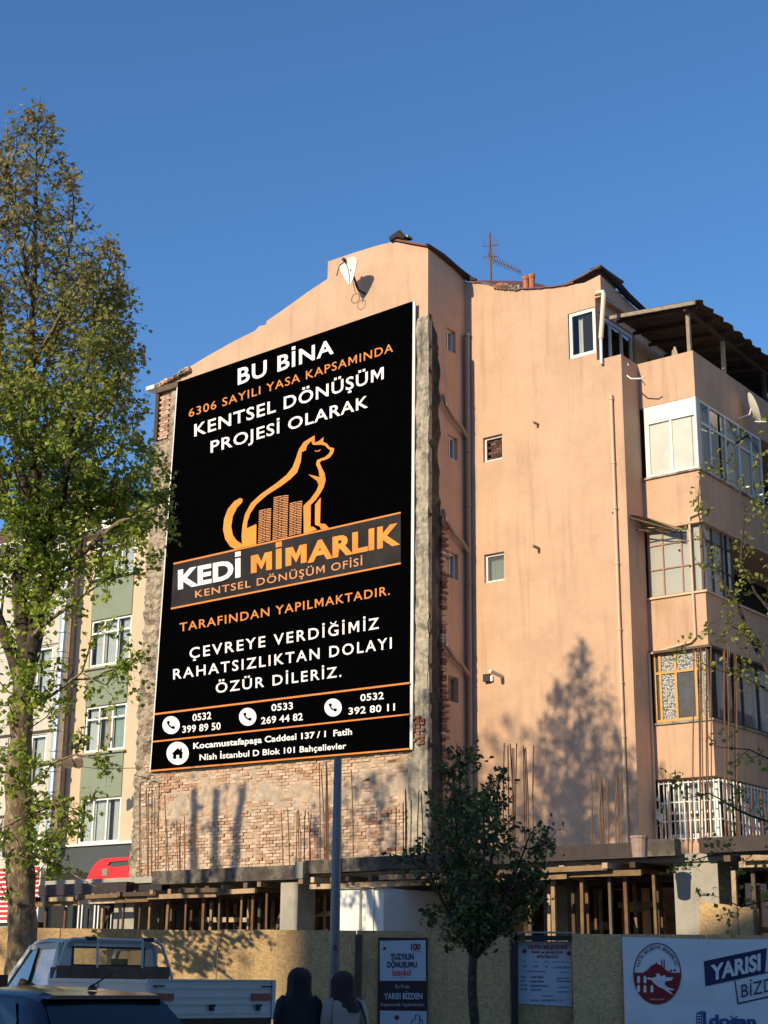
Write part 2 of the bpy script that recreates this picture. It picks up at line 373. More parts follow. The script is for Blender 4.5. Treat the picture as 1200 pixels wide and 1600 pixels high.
# ================================================================== PEACH APARTMENT BUILDING
def wall_holes(mb, ax, c0, c1, z0, z1, holes, pos, fwd, depth=.12):
    """a wall face on grid cells with openings and their reveals. ax 'u': runs along u at d=pos; ax 'd': runs along d at u=pos"""
    f = (lambda a, q, z: B(a, pos + q, z)) if ax == 'u' else (lambda a, q, z: B(pos + q, a, z))
    cs = sorted({c0, c1, *[h[0] for h in holes], *[h[1] for h in holes]}); zs = sorted({z0, z1, *[h[2] for h in holes], *[h[3] for h in holes]})
    for a, b in zip(cs, cs[1:]):
        for c, e in zip(zs, zs[1:]):
            if any(h[0] <= a and b <= h[1] and h[2] <= c and e <= h[3] for h in holes): continue
            mb.add([f(a, 0, c), f(b, 0, c), f(b, 0, e), f(a, 0, e)], [(0, 1, 2, 3)])
    q = -depth * fwd
    for a, b, c, e in holes:
        for P0, P1 in (((a, c), (b, c)), ((b, c), (b, e)), ((b, e), (a, e)), ((a, e), (a, c))):
            mb.add([f(P0[0], 0, P0[1]), f(P1[0], 0, P1[1]), f(P1[0], q, P1[1]), f(P0[0], q, P0[1])], [(0, 1, 2, 3)])
def window(parent, ax, c0, c1, z0, z1, pos, muls=(), trans=(), fw=.05, fm=None, gm=None, back=DARKR, curt=None, proud=0., name='window', bars=None, ft=.05, bd=.35, cskip=(), rc=0):
    """window frame (part) with pane and curtain sub-parts; pos is the plane of the frame's face, looking to +"""
    f = (lambda a, q, z: B(a, pos + q, z)) if ax == 'u' else (lambda a, q, z: B(pos + q, a, z))
    mb = MB(f)
    mb.box(c0, c0 + fw, -ft, 0, z0, z1); mb.box(c1 - fw, c1, -ft, 0, z0, z1)
    mb.box(c0 + fw, c1 - fw, -ft, 0, z0, z0 + fw); mb.box(c0 + fw, c1 - fw, -ft, 0, z1 - fw, z1)
    for k in muls: mb.box(c0 + (c1 - c0) * k - fw * .5, c0 + (c1 - c0) * k + fw * .5, -ft, -.002, z0 + fw, z1 - fw)
    for k in trans: mb.box(c0 + fw, c1 - fw, -ft, -.004, z0 + (z1 - z0) * k - fw * .45, z0 + (z1 - z0) * k + fw * .45)
    w_ = mb.build(name, fm or WHITE, parent)
    es = [c0] + [c0 + (c1 - c0) * k for k in muls] + [c1]; zs = [z0] + [z0 + (z1 - z0) * k for k in trans] + [z1]
    gi = 0
    for a, b in zip(es, es[1:]):
        for c, e in zip(zs, zs[1:]):
            g_ = gm[gi % len(gm)] if isinstance(gm, (list, tuple)) else (gm or GLASS); gi += 1
            t_ = random.uniform(-.004, .004)
            mk('pane', [f(a + .01, -ft * .6 + t_, c + .01), f(b - .01, -ft * .6 - t_, c + .01), f(b - .01, -ft * .6 - t_, e - .01), f(a + .01, -ft * .6 + t_, e - .01)], [(0, 1, 2, 3)], g_, w_)
    c1r = c1 - rc
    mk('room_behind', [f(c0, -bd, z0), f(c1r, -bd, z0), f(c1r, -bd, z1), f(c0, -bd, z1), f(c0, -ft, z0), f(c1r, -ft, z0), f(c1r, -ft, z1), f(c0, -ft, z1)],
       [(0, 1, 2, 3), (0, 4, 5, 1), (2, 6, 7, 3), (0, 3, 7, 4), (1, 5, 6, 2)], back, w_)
    if curt:
        for i, (a, b) in enumerate(zip(es, es[1:])):
            if i in cskip: continue
            cm = curt[i % len(curt)]
            a2 = a + (b - a) * random.uniform(.05, .3); b2 = b - .02; n = 26; V = []
            ph = random.random() * 6
            for j in range(n + 1):
                x = a2 + (b2 - a2) * j / n; q = -.14 + .022 * math.sin(j * 1.35 + ph) + .008 * math.sin(j * 3.1)
                V += [f(x, q, z0 + .03), f(x, q, z1 - .03)]
            mk('curtain', V, [(2 * j, 2 * j + 2, 2 * j + 3, 2 * j + 1) for j in range(n)], cm, w_, smooth=True)
    return w_

APT = thing('apartment_building', B(-2, -4, ZG), 'peach plastered apartment building with a bare stepped gable and glazed corner balconies', 'building')
D2 = -1.50; U2 = 4.05; D3 = -2.24; U3 = 5.38
# gable wall
prof = [(-8.62, ZG), (0, ZG), (0, 17.55), (-.5, 17.78), (-1.0, 18.02), (-1.5, 18.06), (-2.2, 18.08), (-2.98, 18.08), (-2.99, 17.62), (-3.6, 17.45), (-4.4, 17.18),
        (-4.9, 17.03), (-4.95, 16.93), (-5.16, 16.95), (-5.3, 16.86), (-6.0, 16.76), (-6.9, 16.58), (-7.8, 16.36), (-8.62, 16.16)]
mb = MB(); mb.poly([B(u, 0, z) for u, z in prof], -N * .35); gw = mb.build('gable_wall', PEACH, APT)
# return wall with small light-well windows
rw = [(-.71, -1.09, 15.3, 15.85), (-.76, -1.15, 12.72, 13.25), (-.75, -1.15, 9.93, 10.52), (-.76, -1.14, 7.2, 7.75)]
mb = MB(); hs = [(b, a, c, e) for a, b, c, e in rw]
wall_holes(mb, 'd', D2, 0, ZG, 17.2, hs, 0.001, 1, .14)
mb.add([B(.001, 0, 17.2), B(.001, D2, 17.2), B(.001, D2, 17.42), B(.001, 0, 17.55)], [(0, 1, 2, 3)])
mb.build('return_wall', PEACH, APT)
for a, b, c, e in rw: window(APT, 'd', b, a, c, e, -.09, (.5,), (), .035, fm=WHITE if c > 9 else GPIPE, gm=DUSTY)
# wide wall to the right
h2 = [(.46, .98, 12.68, 13.27), (.46, .99, 9.87, 10.52)]
z_t = 14.44
mb = MB(); wall_holes(mb, 'u', 0, U2, ZG, z_t, h2, D2, 1, .12)
hc = [(2.76, 3.46, 14.63, 15.72)]
wall_holes(mb, 'u', 0, 3.46, z_t, 15.72, [(2.76, 3.46, 14.63, 15.72)], D2, 1, .14)
top = [(0, 15.72), (3.46, 15.72), (3.46, 16.0), (3.61, 16.0), (3.61, 16.44), (3.2, 16.36), (2.75, 16.42), (2.2, 16.5), (1.7, 16.62), (1.35, 16.74), (1.2, 16.78), (1.0, 16.86), (.6, 17.05), (0, 17.28)]
mb.poly([B(u, D2, z) for u, z in top]); mb.build('front_wall', PEACH, APT)
w_ = window(APT, 'u', .46, .98, 12.68, 13.27, D2 - .07, (), (), .05, gm=GLASS)
b_ = MB()                                                        # bricked-up opening behind the upper pane
for r_ in range(7):
    for c_ in range(3):
        x = .52 + c_ * .14 + (.07 if r_ % 2 else 0); x1 = min(x + .128, .93)
        if x1 > x + .03: b_.box(x, x1, D2 - .20, D2 - .13, 12.74 + r_ * .07, 12.8 + r_ * .07, B)
tag(b_.build('brick_infill', DBRICK, w_), kind='stuff')
window(APT, 'u', .46, .99, 9.87, 10.52, D2 - .07, (), (), .05, gm=DUSTY, curt=[CURTG])
# top corner window, wraps round the corner
window(APT, 'u', 2.78, 3.44, 14.64, 15.71, D2 - .02, (), (), .07, gm=GLASS, curt=[CURT])
mb = MB(); US = 3.46
wall_holes(mb, 'd', -9, D2, z_t, 15.72, [(-3.3, D2 - .08, 14.5, 15.66), (-4.9, -3.9, 14.9, 15.3)], US, 1, .1)
mb.poly([B(US, D2, 15.72), B(US, -9, 15.72), B(US, -9, 15.9), B(US, -6.5, 15.98), B(US, -3.2, 16.2), B(US, D2, 16.35)])
for k_ in range(6): mb.box(US, 3.605, -9 + k_ * 1.25, -9 + (k_ + 1) * 1.25 - .001, 15.62 + k_ * .06, 15.66 + k_ * .06, B)
mb.poly([B(3.61, D2, 16.0), B(3.61, D2, 16.44), B(3.61, -3.2, 16.2), B(3.61, -6.5, 15.9), B(3.61, -9, 15.72), B(3.61, -9, 15.5)])
mb.build('side_wall', PEACH, APT)
window(APT, 'd', -3.2, D2 - .08, 14.5, 15.62, US - .02, (.3, .62), (), .07, gm=GLASS)
window(APT, 'd', -4.9, -3.9, 14.9, 15.3, US - .03, (.5,), (), .05, fm=BROWNW, gm=DUSTY)
# body right of the wide wall: return, balcony front, balcony side
mb = MB()
mb.poly([B(U2, D2, ZG), B(U2, D3, ZG), B(U2, D3, z_t), B(U2, D2, z_t)])
mb.poly([B(US, D2, z_t), B(U2, D2, z_t), B(U2, D3 - .1, z_t), B(US, D3 - .1, z_t)])
mb.build('corner_return', PEACH, APT)
lv = [(13.40, 14.45), (10.65, 11.76), (8.02, 9.13), (5.40, 6.50)]
DB = -11.0
for i, (a, b) in enumerate(lv):
    m_ = MB(B)
    m_.box(U2 + .001, U3, D3 - .14, D3, a, b); m_.box(U3 - .14, U3 + .001, DB, D3 - .14, a, b)
    m_.box(U2, U3 - .14, DB, D3 - .14, a - .02, a + .14)
    m_.build('balcony_parapet', PEACH, APT)
    if i: MB(B).box(U2 - .01, U3 + .05, DB, D3 + .045, b - .005, b + .035).build('balcony_sill', CONC if i != 2 else PIPE, APT)
    if i == 2 or i == 1: MB(B).box(U2 + .05, U3 + .07, DB, D3 + .08, a - .05, a - .001).build('slab_drip_edge', BROWNW if i == 2 else PEACH, APT)
MB(B).box(U2, U3, DB, D3, ZG, 4.2).build('ground_floor_wall', PEACH, APT)
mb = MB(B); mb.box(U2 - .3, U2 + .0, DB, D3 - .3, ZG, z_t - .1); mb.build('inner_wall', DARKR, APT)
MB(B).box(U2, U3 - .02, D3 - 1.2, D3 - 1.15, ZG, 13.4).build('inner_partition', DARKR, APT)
MB(B).box(-8.6, -.02, .12, .16, ZG, 3.28).build('shade_panel', SOOT_SHADE, APT)  # dark sheets over the lower walls, painting in the shade beneath the slab
MB(B).box(1.4, U2, D2 + .02, D2 + .06, ZG, 3.28).build('shade_panel', SOOT_SHADE, APT)
# level 4: white glazing
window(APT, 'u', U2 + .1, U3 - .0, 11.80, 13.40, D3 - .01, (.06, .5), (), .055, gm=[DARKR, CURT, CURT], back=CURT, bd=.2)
mb = MB(B); mb.box(4.25, U3 - .06, D3 - .05, D3 + .004, 13.0, 13.36); mb.build('blind_box', WHITE, APT)
window(APT, 'd', -5.55, D3 - .0, 11.80, 13.40, U3 - .005, (.16, .36, .57, .8), (.68,), .055, gm=GLASS, curt=[CURTB], cskip=(0, 1, 3), bd=1., rc=.36)
mb = MB(B)
for s_ in (.36, .57): mb.box(U3 - .02, U3 + .35, -5.55 + 3.3 * s_ - .3, -5.55 + 3.3 * s_ - .27, 11.75, 11.78)
mb.build('bracket', WHITE, APT)
# level 3: old panelled glazing
window(APT, 'u', U2 + .04, U3 - .02, 9.17, 10.64, D3 - .02, (.28, .62, .8), (.4, .76), .028, fm=mat('rusty_pink_frame', (.35, .17, .12), .6), gm=[FROST], back=CURT, bd=.15)
window(APT, 'd', -3.7, D3, 9.17, 10.64, U3 - .02, (.33, .66), (.4, .76), .03, fm=DWOOD, gm=[FROST], back=CURT, bd=.15, rc=.36)
# level 2: varnished wood glazing with pebbled glass
window(APT, 'u', U2 + .06, U3 - .02, 6.55, 8.0, D3 - .02, (.12, .40, .76), (.70,), .055, fm=TANW, gm=[BLACKM, BLACKM, PEB, PEB, DUSTY, PEB, PEB, PEB], bd=.3)
window(APT, 'd', -6.2, D3, 6.55, 8.0, U3 - .02, (.2, .4, .6, .8), (), .05, fm=BROWNW, gm=[DUSTY], curt=[CURTB, CURT], bd=.6, rc=.5)
# level 1: glazing behind a white grille
window(APT, 'u', U2 + .12, U3 - .08, 4.25, 5.36, D3 - .25, (.33, .66), (.45,), .07, gm=[GLASS], curt=[CURT])
window(APT, 'd', -6.2, D3 - .4, 4.25, 5.36, U3 - .3, (.2, .4, .6, .8), (.5,), .06, gm=[GLASS], curt=[CURT])
gr = MB(B)
for k in range(13):
    x = U2 + .12 + k * (U3 + .1 - U2 - .12) / 12; gr.box(x - .011, x + .011, D3 + .05, D3 + .075, 4.15, 5.33)
for k in range(30):
    x = D3 - .1 - k * .16; gr.box(U3 + .10, U3 + .125, x - .011, x + .011, 4.15, 5.33)
for zz in (4.2, 4.55, 4.92, 5.3):
    gr.box(U2 + .1, U3 + .12, D3 + .04, D3 + .052, zz - .012, zz + .012); gr.box(U3 + .085, U3 + .1, DB, D3 + .05, zz - .012, zz + .012)
gr.build('window_grille', WHITE, APT)
# roofs
def slab(name, pts, th, m, parent): 
    P = [B(*p) for p in pts]; return MB().poly(P, Z * th).build(name, m, parent)
slab('roof_sheet', [(-1.0, .06, 18.04), (.04, .06, 17.56), (.10, D2, 17.38), (-1.0, -4, 18.3)], .05, REDROOF, APT)
mb = MB()
e0 = [(0.02, .08, 17.6), (0.05, -.5, 17.55), (.06, -1., 17.47), (.08, D2 - .02, 17.36), (.35, D2 + .04, 17.22)]
mb.tube([B(*p) for p in e0], [.05, .07, .06, .08, .03], 6); mb.tube([B(-1.05, .02, 18.08), B(-.8, .03, 18.12), B(-.62, .05, 17.98)], [.1, .13, .05], 6)
mb.build('roof_felt_edge', BLACKF, APT)
mb = MB(); n = 30
for i in range(n + 1):
    u = .05 + (2.9) * i / n; zt = np.interp(u, [0, .6, 1., 1.35, 1.7, 2.2, 2.75, 3.2], [17.28, 17.05, 16.86, 16.74, 16.62, 16.5, 16.42, 16.36])
    zt += random.uniform(-.012, .012)
    mb.V += [tuple(B(u, D2 + .05, zt)), tuple(B(u, D2 + .05, zt + .03)), tuple(B(u, D2 - 2.6, zt + 1.02 - .28 * (u / 3)))]
for i in range(n):
    a = 3 * i; mb.F += [(a, a + 3, a + 4, a + 1), (a + 1, a + 4, a + 5, a + 2)]; mb.I += [0, 0]
mb.build('roof_sheet', REDROOF, APT)
slab('roof_sheet', [(2.75, D2 + .05, 16.42), (3.2, D2 + .06, 16.5), (3.64, D2 + .06, 16.62), (3.66, D2 - 1.0, 16.62), (2.9, D2 - 1.6, 16.75)], .04, REDROOF, APT)
MB().tube([B(3.4, D2 + .03, 16.6), B(3.62, D2 + .02, 16.62), B(3.68, -1.95, 16.5), B(3.68, -2.6, 16.33), B(3.68, -3.6, 16.22), B(3.68, -6, 16.05), B(3.68, -9, 15.9)], [.04, .06, .09, .09, .07, .07, .07], 6).build('roof_felt_edge', BLACKF, APT)
slab('terrace_floor', [(US, D3, z_t - .25), (U3 - .1, D3 - .1, z_t - .25), (U3 - .1, DB, z_t - .25), (US, DB, z_t - .25)], .1, CONC, APT)
# tiles and broken edge on the ridge of the gable
for i in range(16):
    u = random.uniform(-2.2, -.6); z = 18.05; s_ = random.uniform(.03, .07)
    MB(B).box(u - s_, u + s_, -.25, -.1 + random.uniform(0, .05), z, z + s_ * random.uniform(.5, 1.2)).build('broken_coping', CONC if i % 3 else CLAY, APT)
for i in range(26):
    u = random.uniform(.9, 1.5); s_ = random.uniform(.03, .09)
    z = float(np.interp(u, [.9, 1.5], [16.86, 16.64]))
    MB(B).box(u - s_, u + s_, D2 - .02, D2 + .06, z, z + s_ * random.uniform(.6, 1.6)).build('rubble', CONC if i % 4 else CLAY, APT)
for u in (1.62, 1.78):
    MB().tube([B(u, D2 - .1, 16.6), B(u, D2 - .1, 16.9), B(u, D2 - .1, 16.92), B(u, D2 - .1, 17.0)], [.075, .075, .09, .085], 10).build('chimney_pot', CLAY, APT)

# rough columns left over from the demolished neighbour
def rough(name, u0_, u1_, z0_, z1_, d, amp, m, parent, fr=B, nu=8, nz=120, skirt=.3, freq=2.2, edge=.0):
    V = []; F = []
    for j in range(nz + 1):
        for i in range(nu + 1):
            u = u0_ + (u1_ - u0_) * i / nu; z = z0_ + (z1_ - z0_) * j / nz
            if edge and i in (0, nu): u += edge * noise.noise(Vector((i * 7.1, z * 3.1, 2))) * 2
            q = noise.fractal(Vector((u * freq, z * freq, d * 3)), .9, 2.1, 5) * amp
            if skirt and (i in (0, nu) or j == nz): q -= amp * .3
            V.append(fr(u, d + q, z))
    k = nu + 1
    for j in range(nz):
        for i in range(nu): F.append((j * k + i, j * k + i + 1, (j + 1) * k + i + 1, (j + 1) * k + i))
    if skirt:
        n = len(V); L = [j * k for j in range(nz + 1)]; R = [j * k + nu for j in range(nz + 1)]; T = [nz * k + i for i in range(nu + 1)]
        for S_ in (L, R, T):
            base = len(V)
            for q in S_: 
                u, dd, z = toB(Vector(V[q])) if fr is B else (0, 0, 0)
                V.append(fr(u, d - skirt, z))
            for a in range(len(S_) - 1): F.append((S_[a], S_[a + 1], base + a + 1, base + a))
    return mk(name, V, F, m, parent)
rough('column_remnant', -.46, .06, ZG, 15.86, .07, .05, CONC, APT, nu=7, nz=200, skirt=.14)
def BR(a, q, z): return B(q, a, z)                      # along d, out along +u
V = []; F = []; nz = 220; nu = 7
for j in range(nz + 1):
    for i in range(nu + 1):
        zz = ZG + (15.9 - ZG) * j / nz; wv = .46 + .10 * noise.noise(Vector((3, zz * 1.7, 0))) + (.12 if zz < 11.2 else 0)
        if zz > 15.2: wv *= max(.3, 1 - (zz - 15.2) * .9)
        dd = .06 - wv * i / nu; q = .035 + .05 * noise.fractal(Vector((dd * 4, zz * 3, 5)), .9, 2.1, 4) - (.02 if i == nu else 0)
        V.append(B(max(.012, q + .01), dd, zz))
F = [(j * 8 + i, j * 8 + 8 + i, j * 8 + 9 + i, j * 8 + 1 + i) for j in range(nz) for i in range(nu)]
mk('sooty_column_side', V, F, SOOT_SHADE, APT)
PROTO = {}
def brick_obj(parent, fr_pts, m, name='brick'):
    return MB().add(fr_pts, [(0, 2, 3, 1), (4, 5, 7, 6), (0, 1, 5, 4), (2, 6, 7, 3), (0, 4, 6, 2), (1, 3, 7, 5)]).build(name, m, parent)
def unit_brick(m):
    if m not in PROTO:
        a, b, c = U * .5, N * .5, Z * .5; me = bpy.data.meshes.new('brick'); V = []
        for k in (-1, 1):
            for j in (-1, 1):
                for i in (-1, 1): V.append(tuple(a * i + b * j * 1. + c * k))
        me.from_pydata(V, [], [(0, 2, 3, 1), (4, 5, 7, 6), (0, 1, 5, 4), (2, 6, 7, 3), (0, 4, 6, 2), (1, 3, 7, 5)]); me.materials.append(m); PROTO[m] = me
    return PROTO[m]
RZ = -A
def place_brick(parent, u, d, z, lu, ld, lz, m, tilt=0):
    """one brick as its own object, sharing mesh data"""
    key = ('ub', m)
    if key not in PROTO:
        me = bpy.data.meshes.new('brick'); V = [(i * .5, j * .5, k * .5) for k in (-1, 1) for j in (-1, 1) for i in (-1, 1)]
        me.from_pydata(V, [], [(0, 2, 3, 1), (4, 5, 7, 6), (0, 1, 5, 4), (2, 6, 7, 3), (0, 4, 6, 2), (1, 3, 7, 5)]); me.materials.append(m); PROTO[key] = me
    o = bpy.data.objects.new('brick', PROTO[key]); COL.objects.link(o); o.parent = parent
    o.location = B(u, d, z) - WM[parent]; o.rotation_euler = (0, tilt, RZ); o.scale = (lu * KB, ld * KB, lz * KB); return o
# brick toothing along the sooty corner (visible 11.2 down to the slab)
z = 3.6
i = 0
while z < 11.25:
    ln = random.uniform(.08, .2) * (1.3 if i % 2 else .7)
    if random.random() > .12:
        place_brick(APT, .05, -.46 - ln / 2 + .03, z, .09, ln + .05, .055, DBRICK if random.random() < .75 else BRICK, random.uniform(-.03, .03))
    z += .068; i += 1
for j in range(9):                                       # patch of bare bricks low on the grey column
    for i in range(3): 
        if random.random() < .75: place_brick(APT, -.28 + i * .11, .09, 6.2 + j * .068, .095, .06, .056, DBRICK)
# left end of the gable: crumbling strip with a bricked recess at the top
rough('crumbling_edge', -8.66, -7.75, ZG, 14.6, .05, .07, RENDER, APT, nu=26, nz=420, skirt=.32, edge=.04, freq=6.5)
MB(B).box(-8.60, -8.48, -.2, .1, 14.6, 16.0).build('timber_stud', DWOOD, APT)
MB(B).box(-8.1, -7.75, -.2, .05, 14.6, 16.0).build('render_patch', RENDER, APT)
MB(B).box(-8.55, -7.7, -.2, .14, 15.9, 16.05).build('timber_lintel', DWOOD, APT)
MB(B).box(-8.85, -8.55, -.3, .22, 16.02, 16.12).build('roof_batten', WHITE, APT)
MB(B).box(-8.74, -8.665, -.5, -.1, 5.2, 14.4).build('corner_board', WHITE, APT)
for j in range(17):
    for i in range(2): place_brick(APT, -8.4 + i * .17 + (.06 if j % 2 else 0), .01 + random.uniform(0, .015), 14.66 + j * .07, .155, .08, .058, BRICK)
for i in range(30):
    t_ = random.random(); MB(B).box(-8.7 + t_ * 1.2, -8.62 + t_ * 1.2 + random.uniform(0, .12), -.1, .12, 16.05 + t_ * .25, 16.10 + t_ * .25 + random.uniform(0, .07)).build('broken_roof_edge', random.choice([CONC, BRICK, DWOOD, PEACH]), APT)
# exposed brickwork below the billboard: mortar sheet and bricks of uneven depth
rough('mortar_bed', -7.76, -.46, 3.2, 6.5, .042, .026, MORTAR, APT, nu=260, nz=130, skirt=0, freq=2.2)
bl = []; z = 3.3; row = 0
while z < 6.45:
    u = -8.3 + (.1 if row % 2 else 0)
    while u < -.5:
        nn = noise.noise(Vector((u * .55, z * .8, 3)))
        band = math.exp(-((z - 5.35 - .1 * math.sin(u)) / .28) ** 2)
        if random.random() > .04: bl.append((u, .060 + random.gauss(0, .009) + nn * .014 - band * .030 - (.02 if random.random() < .08 else 0), z, random.uniform(.17, .19)))
        u += .198
    z += .07; row += 1
bl.sort(key=lambda b: -b[0])
bl = [b for b in bl if b[0] > -7.75 or b[1] > .03]
for b in bl[:300]: place_brick(APT, b[0], b[1] - .03, b[2], b[3], .06, .056, DBRICK if random.random() < .05 else BRICK, random.uniform(-.015, .015))
mb = MB(B)
for b in bl[300:]: mb.box(b[0] - b[3] / 2, b[0] + b[3] / 2, b[1] - .06, b[1], b[2] - .028, b[2] + .028 + random.uniform(-.003, .003))
tag(mb.build('brickwork', BRICK, APT), kind='stuff')

# drainpipes
def pipe(pts, r, m, name, parent, clips=(), n=10):
    o = MB().tube([B(*p) for p in pts], r * KB, n).build(name, m, parent, smooth=False)
    for c in clips: MB().tube([B(c[0], c[1], c[2] - .02), B(c[0], c[1], c[2] + .02)], r * KB * 1.35, n).build('pipe_clip', m, parent)
    return o
pipe([(.11, D2 + .09, 15.9), (.11, D2 + .09, 3.6)], .055, GPIPE, 'drainpipe', APT, [(.11, D2 + .09, z) for z in (15.85, 13.0, 11.7, 9.9, 7.6, 5.8)])
for z in (13.6, 10.9, 8.1):
    pipe([(.06, -.5, z + .5), (.1, -.55, z + .25), (.1, -.85, z + .02), (.11, -1.15, z - .1), (.11, D2 + .09, z - .3)], .045, GPIPE, 'branch_pipe', APT)
pipe([(3.80, D2 + .05, 13.55), (3.80, D2 + .05, 4.1)], .035, PIPE, 'drainpipe', APT, [(3.80, D2 + .05, z) for z in (13.45, 12.0, 11.0, 9.8, 8.4, 7.3, 6.2, 5.2)])
pipe([(U2 + .13, D3 + .07, 7.98), (U2 + .02, D3 + .07, 7.98), (U2 + .02, D3 + .07, 3.9)], .03, PIPE, 'drainpipe', APT)
pipe([(U3 - .26, D3 + .04, 10.76), (U3 - .26, D3 + .04, 8.2), (U3 - .36, D3 + .04, 8.12), (U2 + .3, D3 + .05, 8.02)], .028, PIPE, 'drainpipe', APT)
pipe([(U3 + .03, D3 + .03, 10.83), (U3 - .26, D3 + .04, 10.76)], .028, PIPE, 'drainpipe', APT)
pipe([(3.52, D2 + .02, 16.02), (3.68, D2 + .02, 16.0), (3.70, D2 + .04, 15.9), (3.60, D2 + .05, 14.9)], .052, WPIPE, 'flue_pipe', APT)
pipe([(3.60, D2 + .05, 14.9), (3.60, D2 + .06, 14.3)], .035, WHITE, 'flue_pipe', APT)
# stubs on the wall
pipe([(1.93, D2, 13.28), (1.90, D2 + .16, 13.30)], .03, GPIPE, 'vent_stub', APT); pipe([(1.88, D2, 10.44), (1.86, D2 + .22, 10.46)], .035, GPIPE, 'vent_stub', APT)
pipe([(.90, D2, 7.74), (.86, D2 + .42, 7.8)], .045, WPIPE, 'vent_stub', APT)
MB(B).box(.46, .62, D2, D2 + .1, 7.66, 7.82).build('vent_box', BLACKM, APT)
MB(B).box(.60, .68, D2, D2 + .06, 7.66, 7.78).build('vent_collar', WHITE, APT)

def mesh_thing(mb, name, m, label, cat, group=None, smooth=False):
    return tag(mb.build(name, m, None, smooth), label, cat, group)

# ------------------------------------------------------------------ roof terrace canopy and small roof things
GRW = mat('weathered_grey_timber', (.30, .24, .18), .9, .25, 8, .5, (.1, .08, .06), .5, 20)
CAN = thing('terrace_canopy', B(4.6, -3.5, 14.4), 'corrugated metal canopy on wooden posts over the roof terrace', 'canopy')
def can_z(u, d): return 16.18 + (-(d + 2.1)) * .02 - (4.0 - u) * -.02
n = 60; V = []; F = []
ce = [(3.55, -1.75, 15.62), (5.4, -2.0, 15.78)]
def cz(u, d): return 15.66 - .19 * (u - 3.6) / 2.1 - max(0, (-d - 2.2)) * .03
for i in range(n + 1):
    d = -2.05 - 8 * i / n
    for u in (3.62, 4.5, 5.66 + .05 * math.sin(i * 1.7)): V.append(B(u, d, cz(u, d) + .025 * (i % 2) + .03 * noise.noise(Vector((u, d, 0)))))
for i in range(n):
    for k in range(2): F.append((3 * i + k, 3 * i + k + 1, 3 * i + 4 + k, 3 * i + 3 + k))
V2 = V + [v + Z * .018 for v in V]; L = len(V)
F2 = F + [tuple(L + q for q in reversed(f)) for f in F] + [(3 * i + 2, 3 * i + 5, L + 3 * i + 5, L + 3 * i + 2) for i in range(n)] + [(0, 1, L + 1, L), (1, 2, L + 2, L + 1)]
mk('roof_sheet', V2, F2, mat('weathered_corrugated_sheet', (.07, .05, .045), .8, .3, 4, .4, (.03, .02, .02)), CAN)
MB().bar(B(3.5, -2.03, cz(3.5, -2) - .05), B(5.6, -2.03, cz(5.6, -2) - .05), .05, .09).build('edge_board', GRW, CAN)
for k in range(9):
    d = -2.3 - k * .75; MB().bar(B(3.55, d, cz(3.55, d) - .05), B(5.5, d, cz(5.5, d) - .05), .05, .08).build('rafter', DWOOD, CAN)
MB().bar(B(5.3, -2.1, cz(5.3, -2.1) - .12), B(5.3, -9.5, cz(5.3, -9.5) - .12), .06, .1).build('beam', DWOOD, CAN)
for d, m_ in ((-2.3, GRW), (-4.0, WOOD), (-6.2, DWOOD), (-8.3, DWOOD)): MB().bar(B(5.28, d, 14.2), B(5.28, d, cz(5.28, d) - .1), .085, .085, up=U).build('post', m_, CAN)
MB().bar(B(5.25, -6.2, 14.75), B(5.25, -9, 14.75), .05, .08).build('rail', WHITE, CAN)
# sheets of clutter beneath the canopy
MB(B).box(4.9, 5.2, -8.5, -7.6, 14.2, 15.1).build('back_screen', DWOOD, CAN)

# satellite dish on the gable
def disc(mb, c, n, r, depth, seg=20, rings=4, a0=0, a1=2 * math.pi):
    n = n.normalized(); a = n.cross(Z).normalized(); b = n.cross(a); base = len(mb.V); V = [c - n * depth]; F = []
    full = abs(a1 - a0 - 2 * math.pi) < 1e-6; S_ = seg if full else seg + 1
    for j in range(1, rings + 1):
        q = j / rings
        for i in range(S_):
            an = a0 + (a1 - a0) * i / seg; V.append(c + (a * math.cos(an) + b * math.sin(an)) * r * q - n * depth * (1 - q * q))
    for i in range(seg):
        i2 = (i + 1) % S_; F.append((0, 1 + i, 1 + i2))
        for j in range(rings - 1): F.append((1 + j * S_ + i, 1 + (j + 1) * S_ + i, 1 + (j + 1) * S_ + i2, 1 + j * S_ + i2))
    mb.add(V, F)
dc = B(-2.0, .5, 17.33)
dish = thing('satellite_dish', B(-1.82, .05, 16.9), 'white satellite dish with one cut edge, high on the bare gable wall', 'satellite dish', 'satellite dishes on the peach building')
dn = (N * .75 - U * .35 + Z * .25).normalized()
mb = MB(); aa = dn.cross(Z).normalized(); bb = dn.cross(aa)
pts = [(-.06, -.36), (.1, -.40), (.26, -.37), (.36, -.3), (.38, -.2), (.30, .02), (.16, .28), (.06, .42), (-.02, .40), (-.16, .1), (-.27, -.15), (-.28, -.25)]
ux = U * .93 + N * .1 + Z * .0; ux.normalize(); up_ = (Z * .97 + N * .2).normalized()
P = [dc + ux * (-(x - .05)) * -1.0 * .9 * -1 + up_ * (-y) * .85 for x, y in pts]
P = [dc + ux * (x - .05) * .95 * -1 + up_ * (-y) * .85 for x, y in [(-px_, py_) for px_, py_ in pts]]
ctr = sum(P, Vector()) / len(P) - N * .07
mb.add(P + [ctr], [(i, (i + 1) % len(P), len(P)) for i in range(len(P))]); mb.add([p - N * .015 for p in P] + [ctr - N * .015], [((i + 1) % len(P), i, len(P)) for i in range(len(P))])
mb.build('reflector', WHITE, dish, smooth=True)
MB().tube([dc + Z * .28 + N * .05, dc + Z * .05 + N * .3 + U * .02, dc - Z * .25 + N * .38], .014, 6).build('feed_arm', BLACKM, dish)
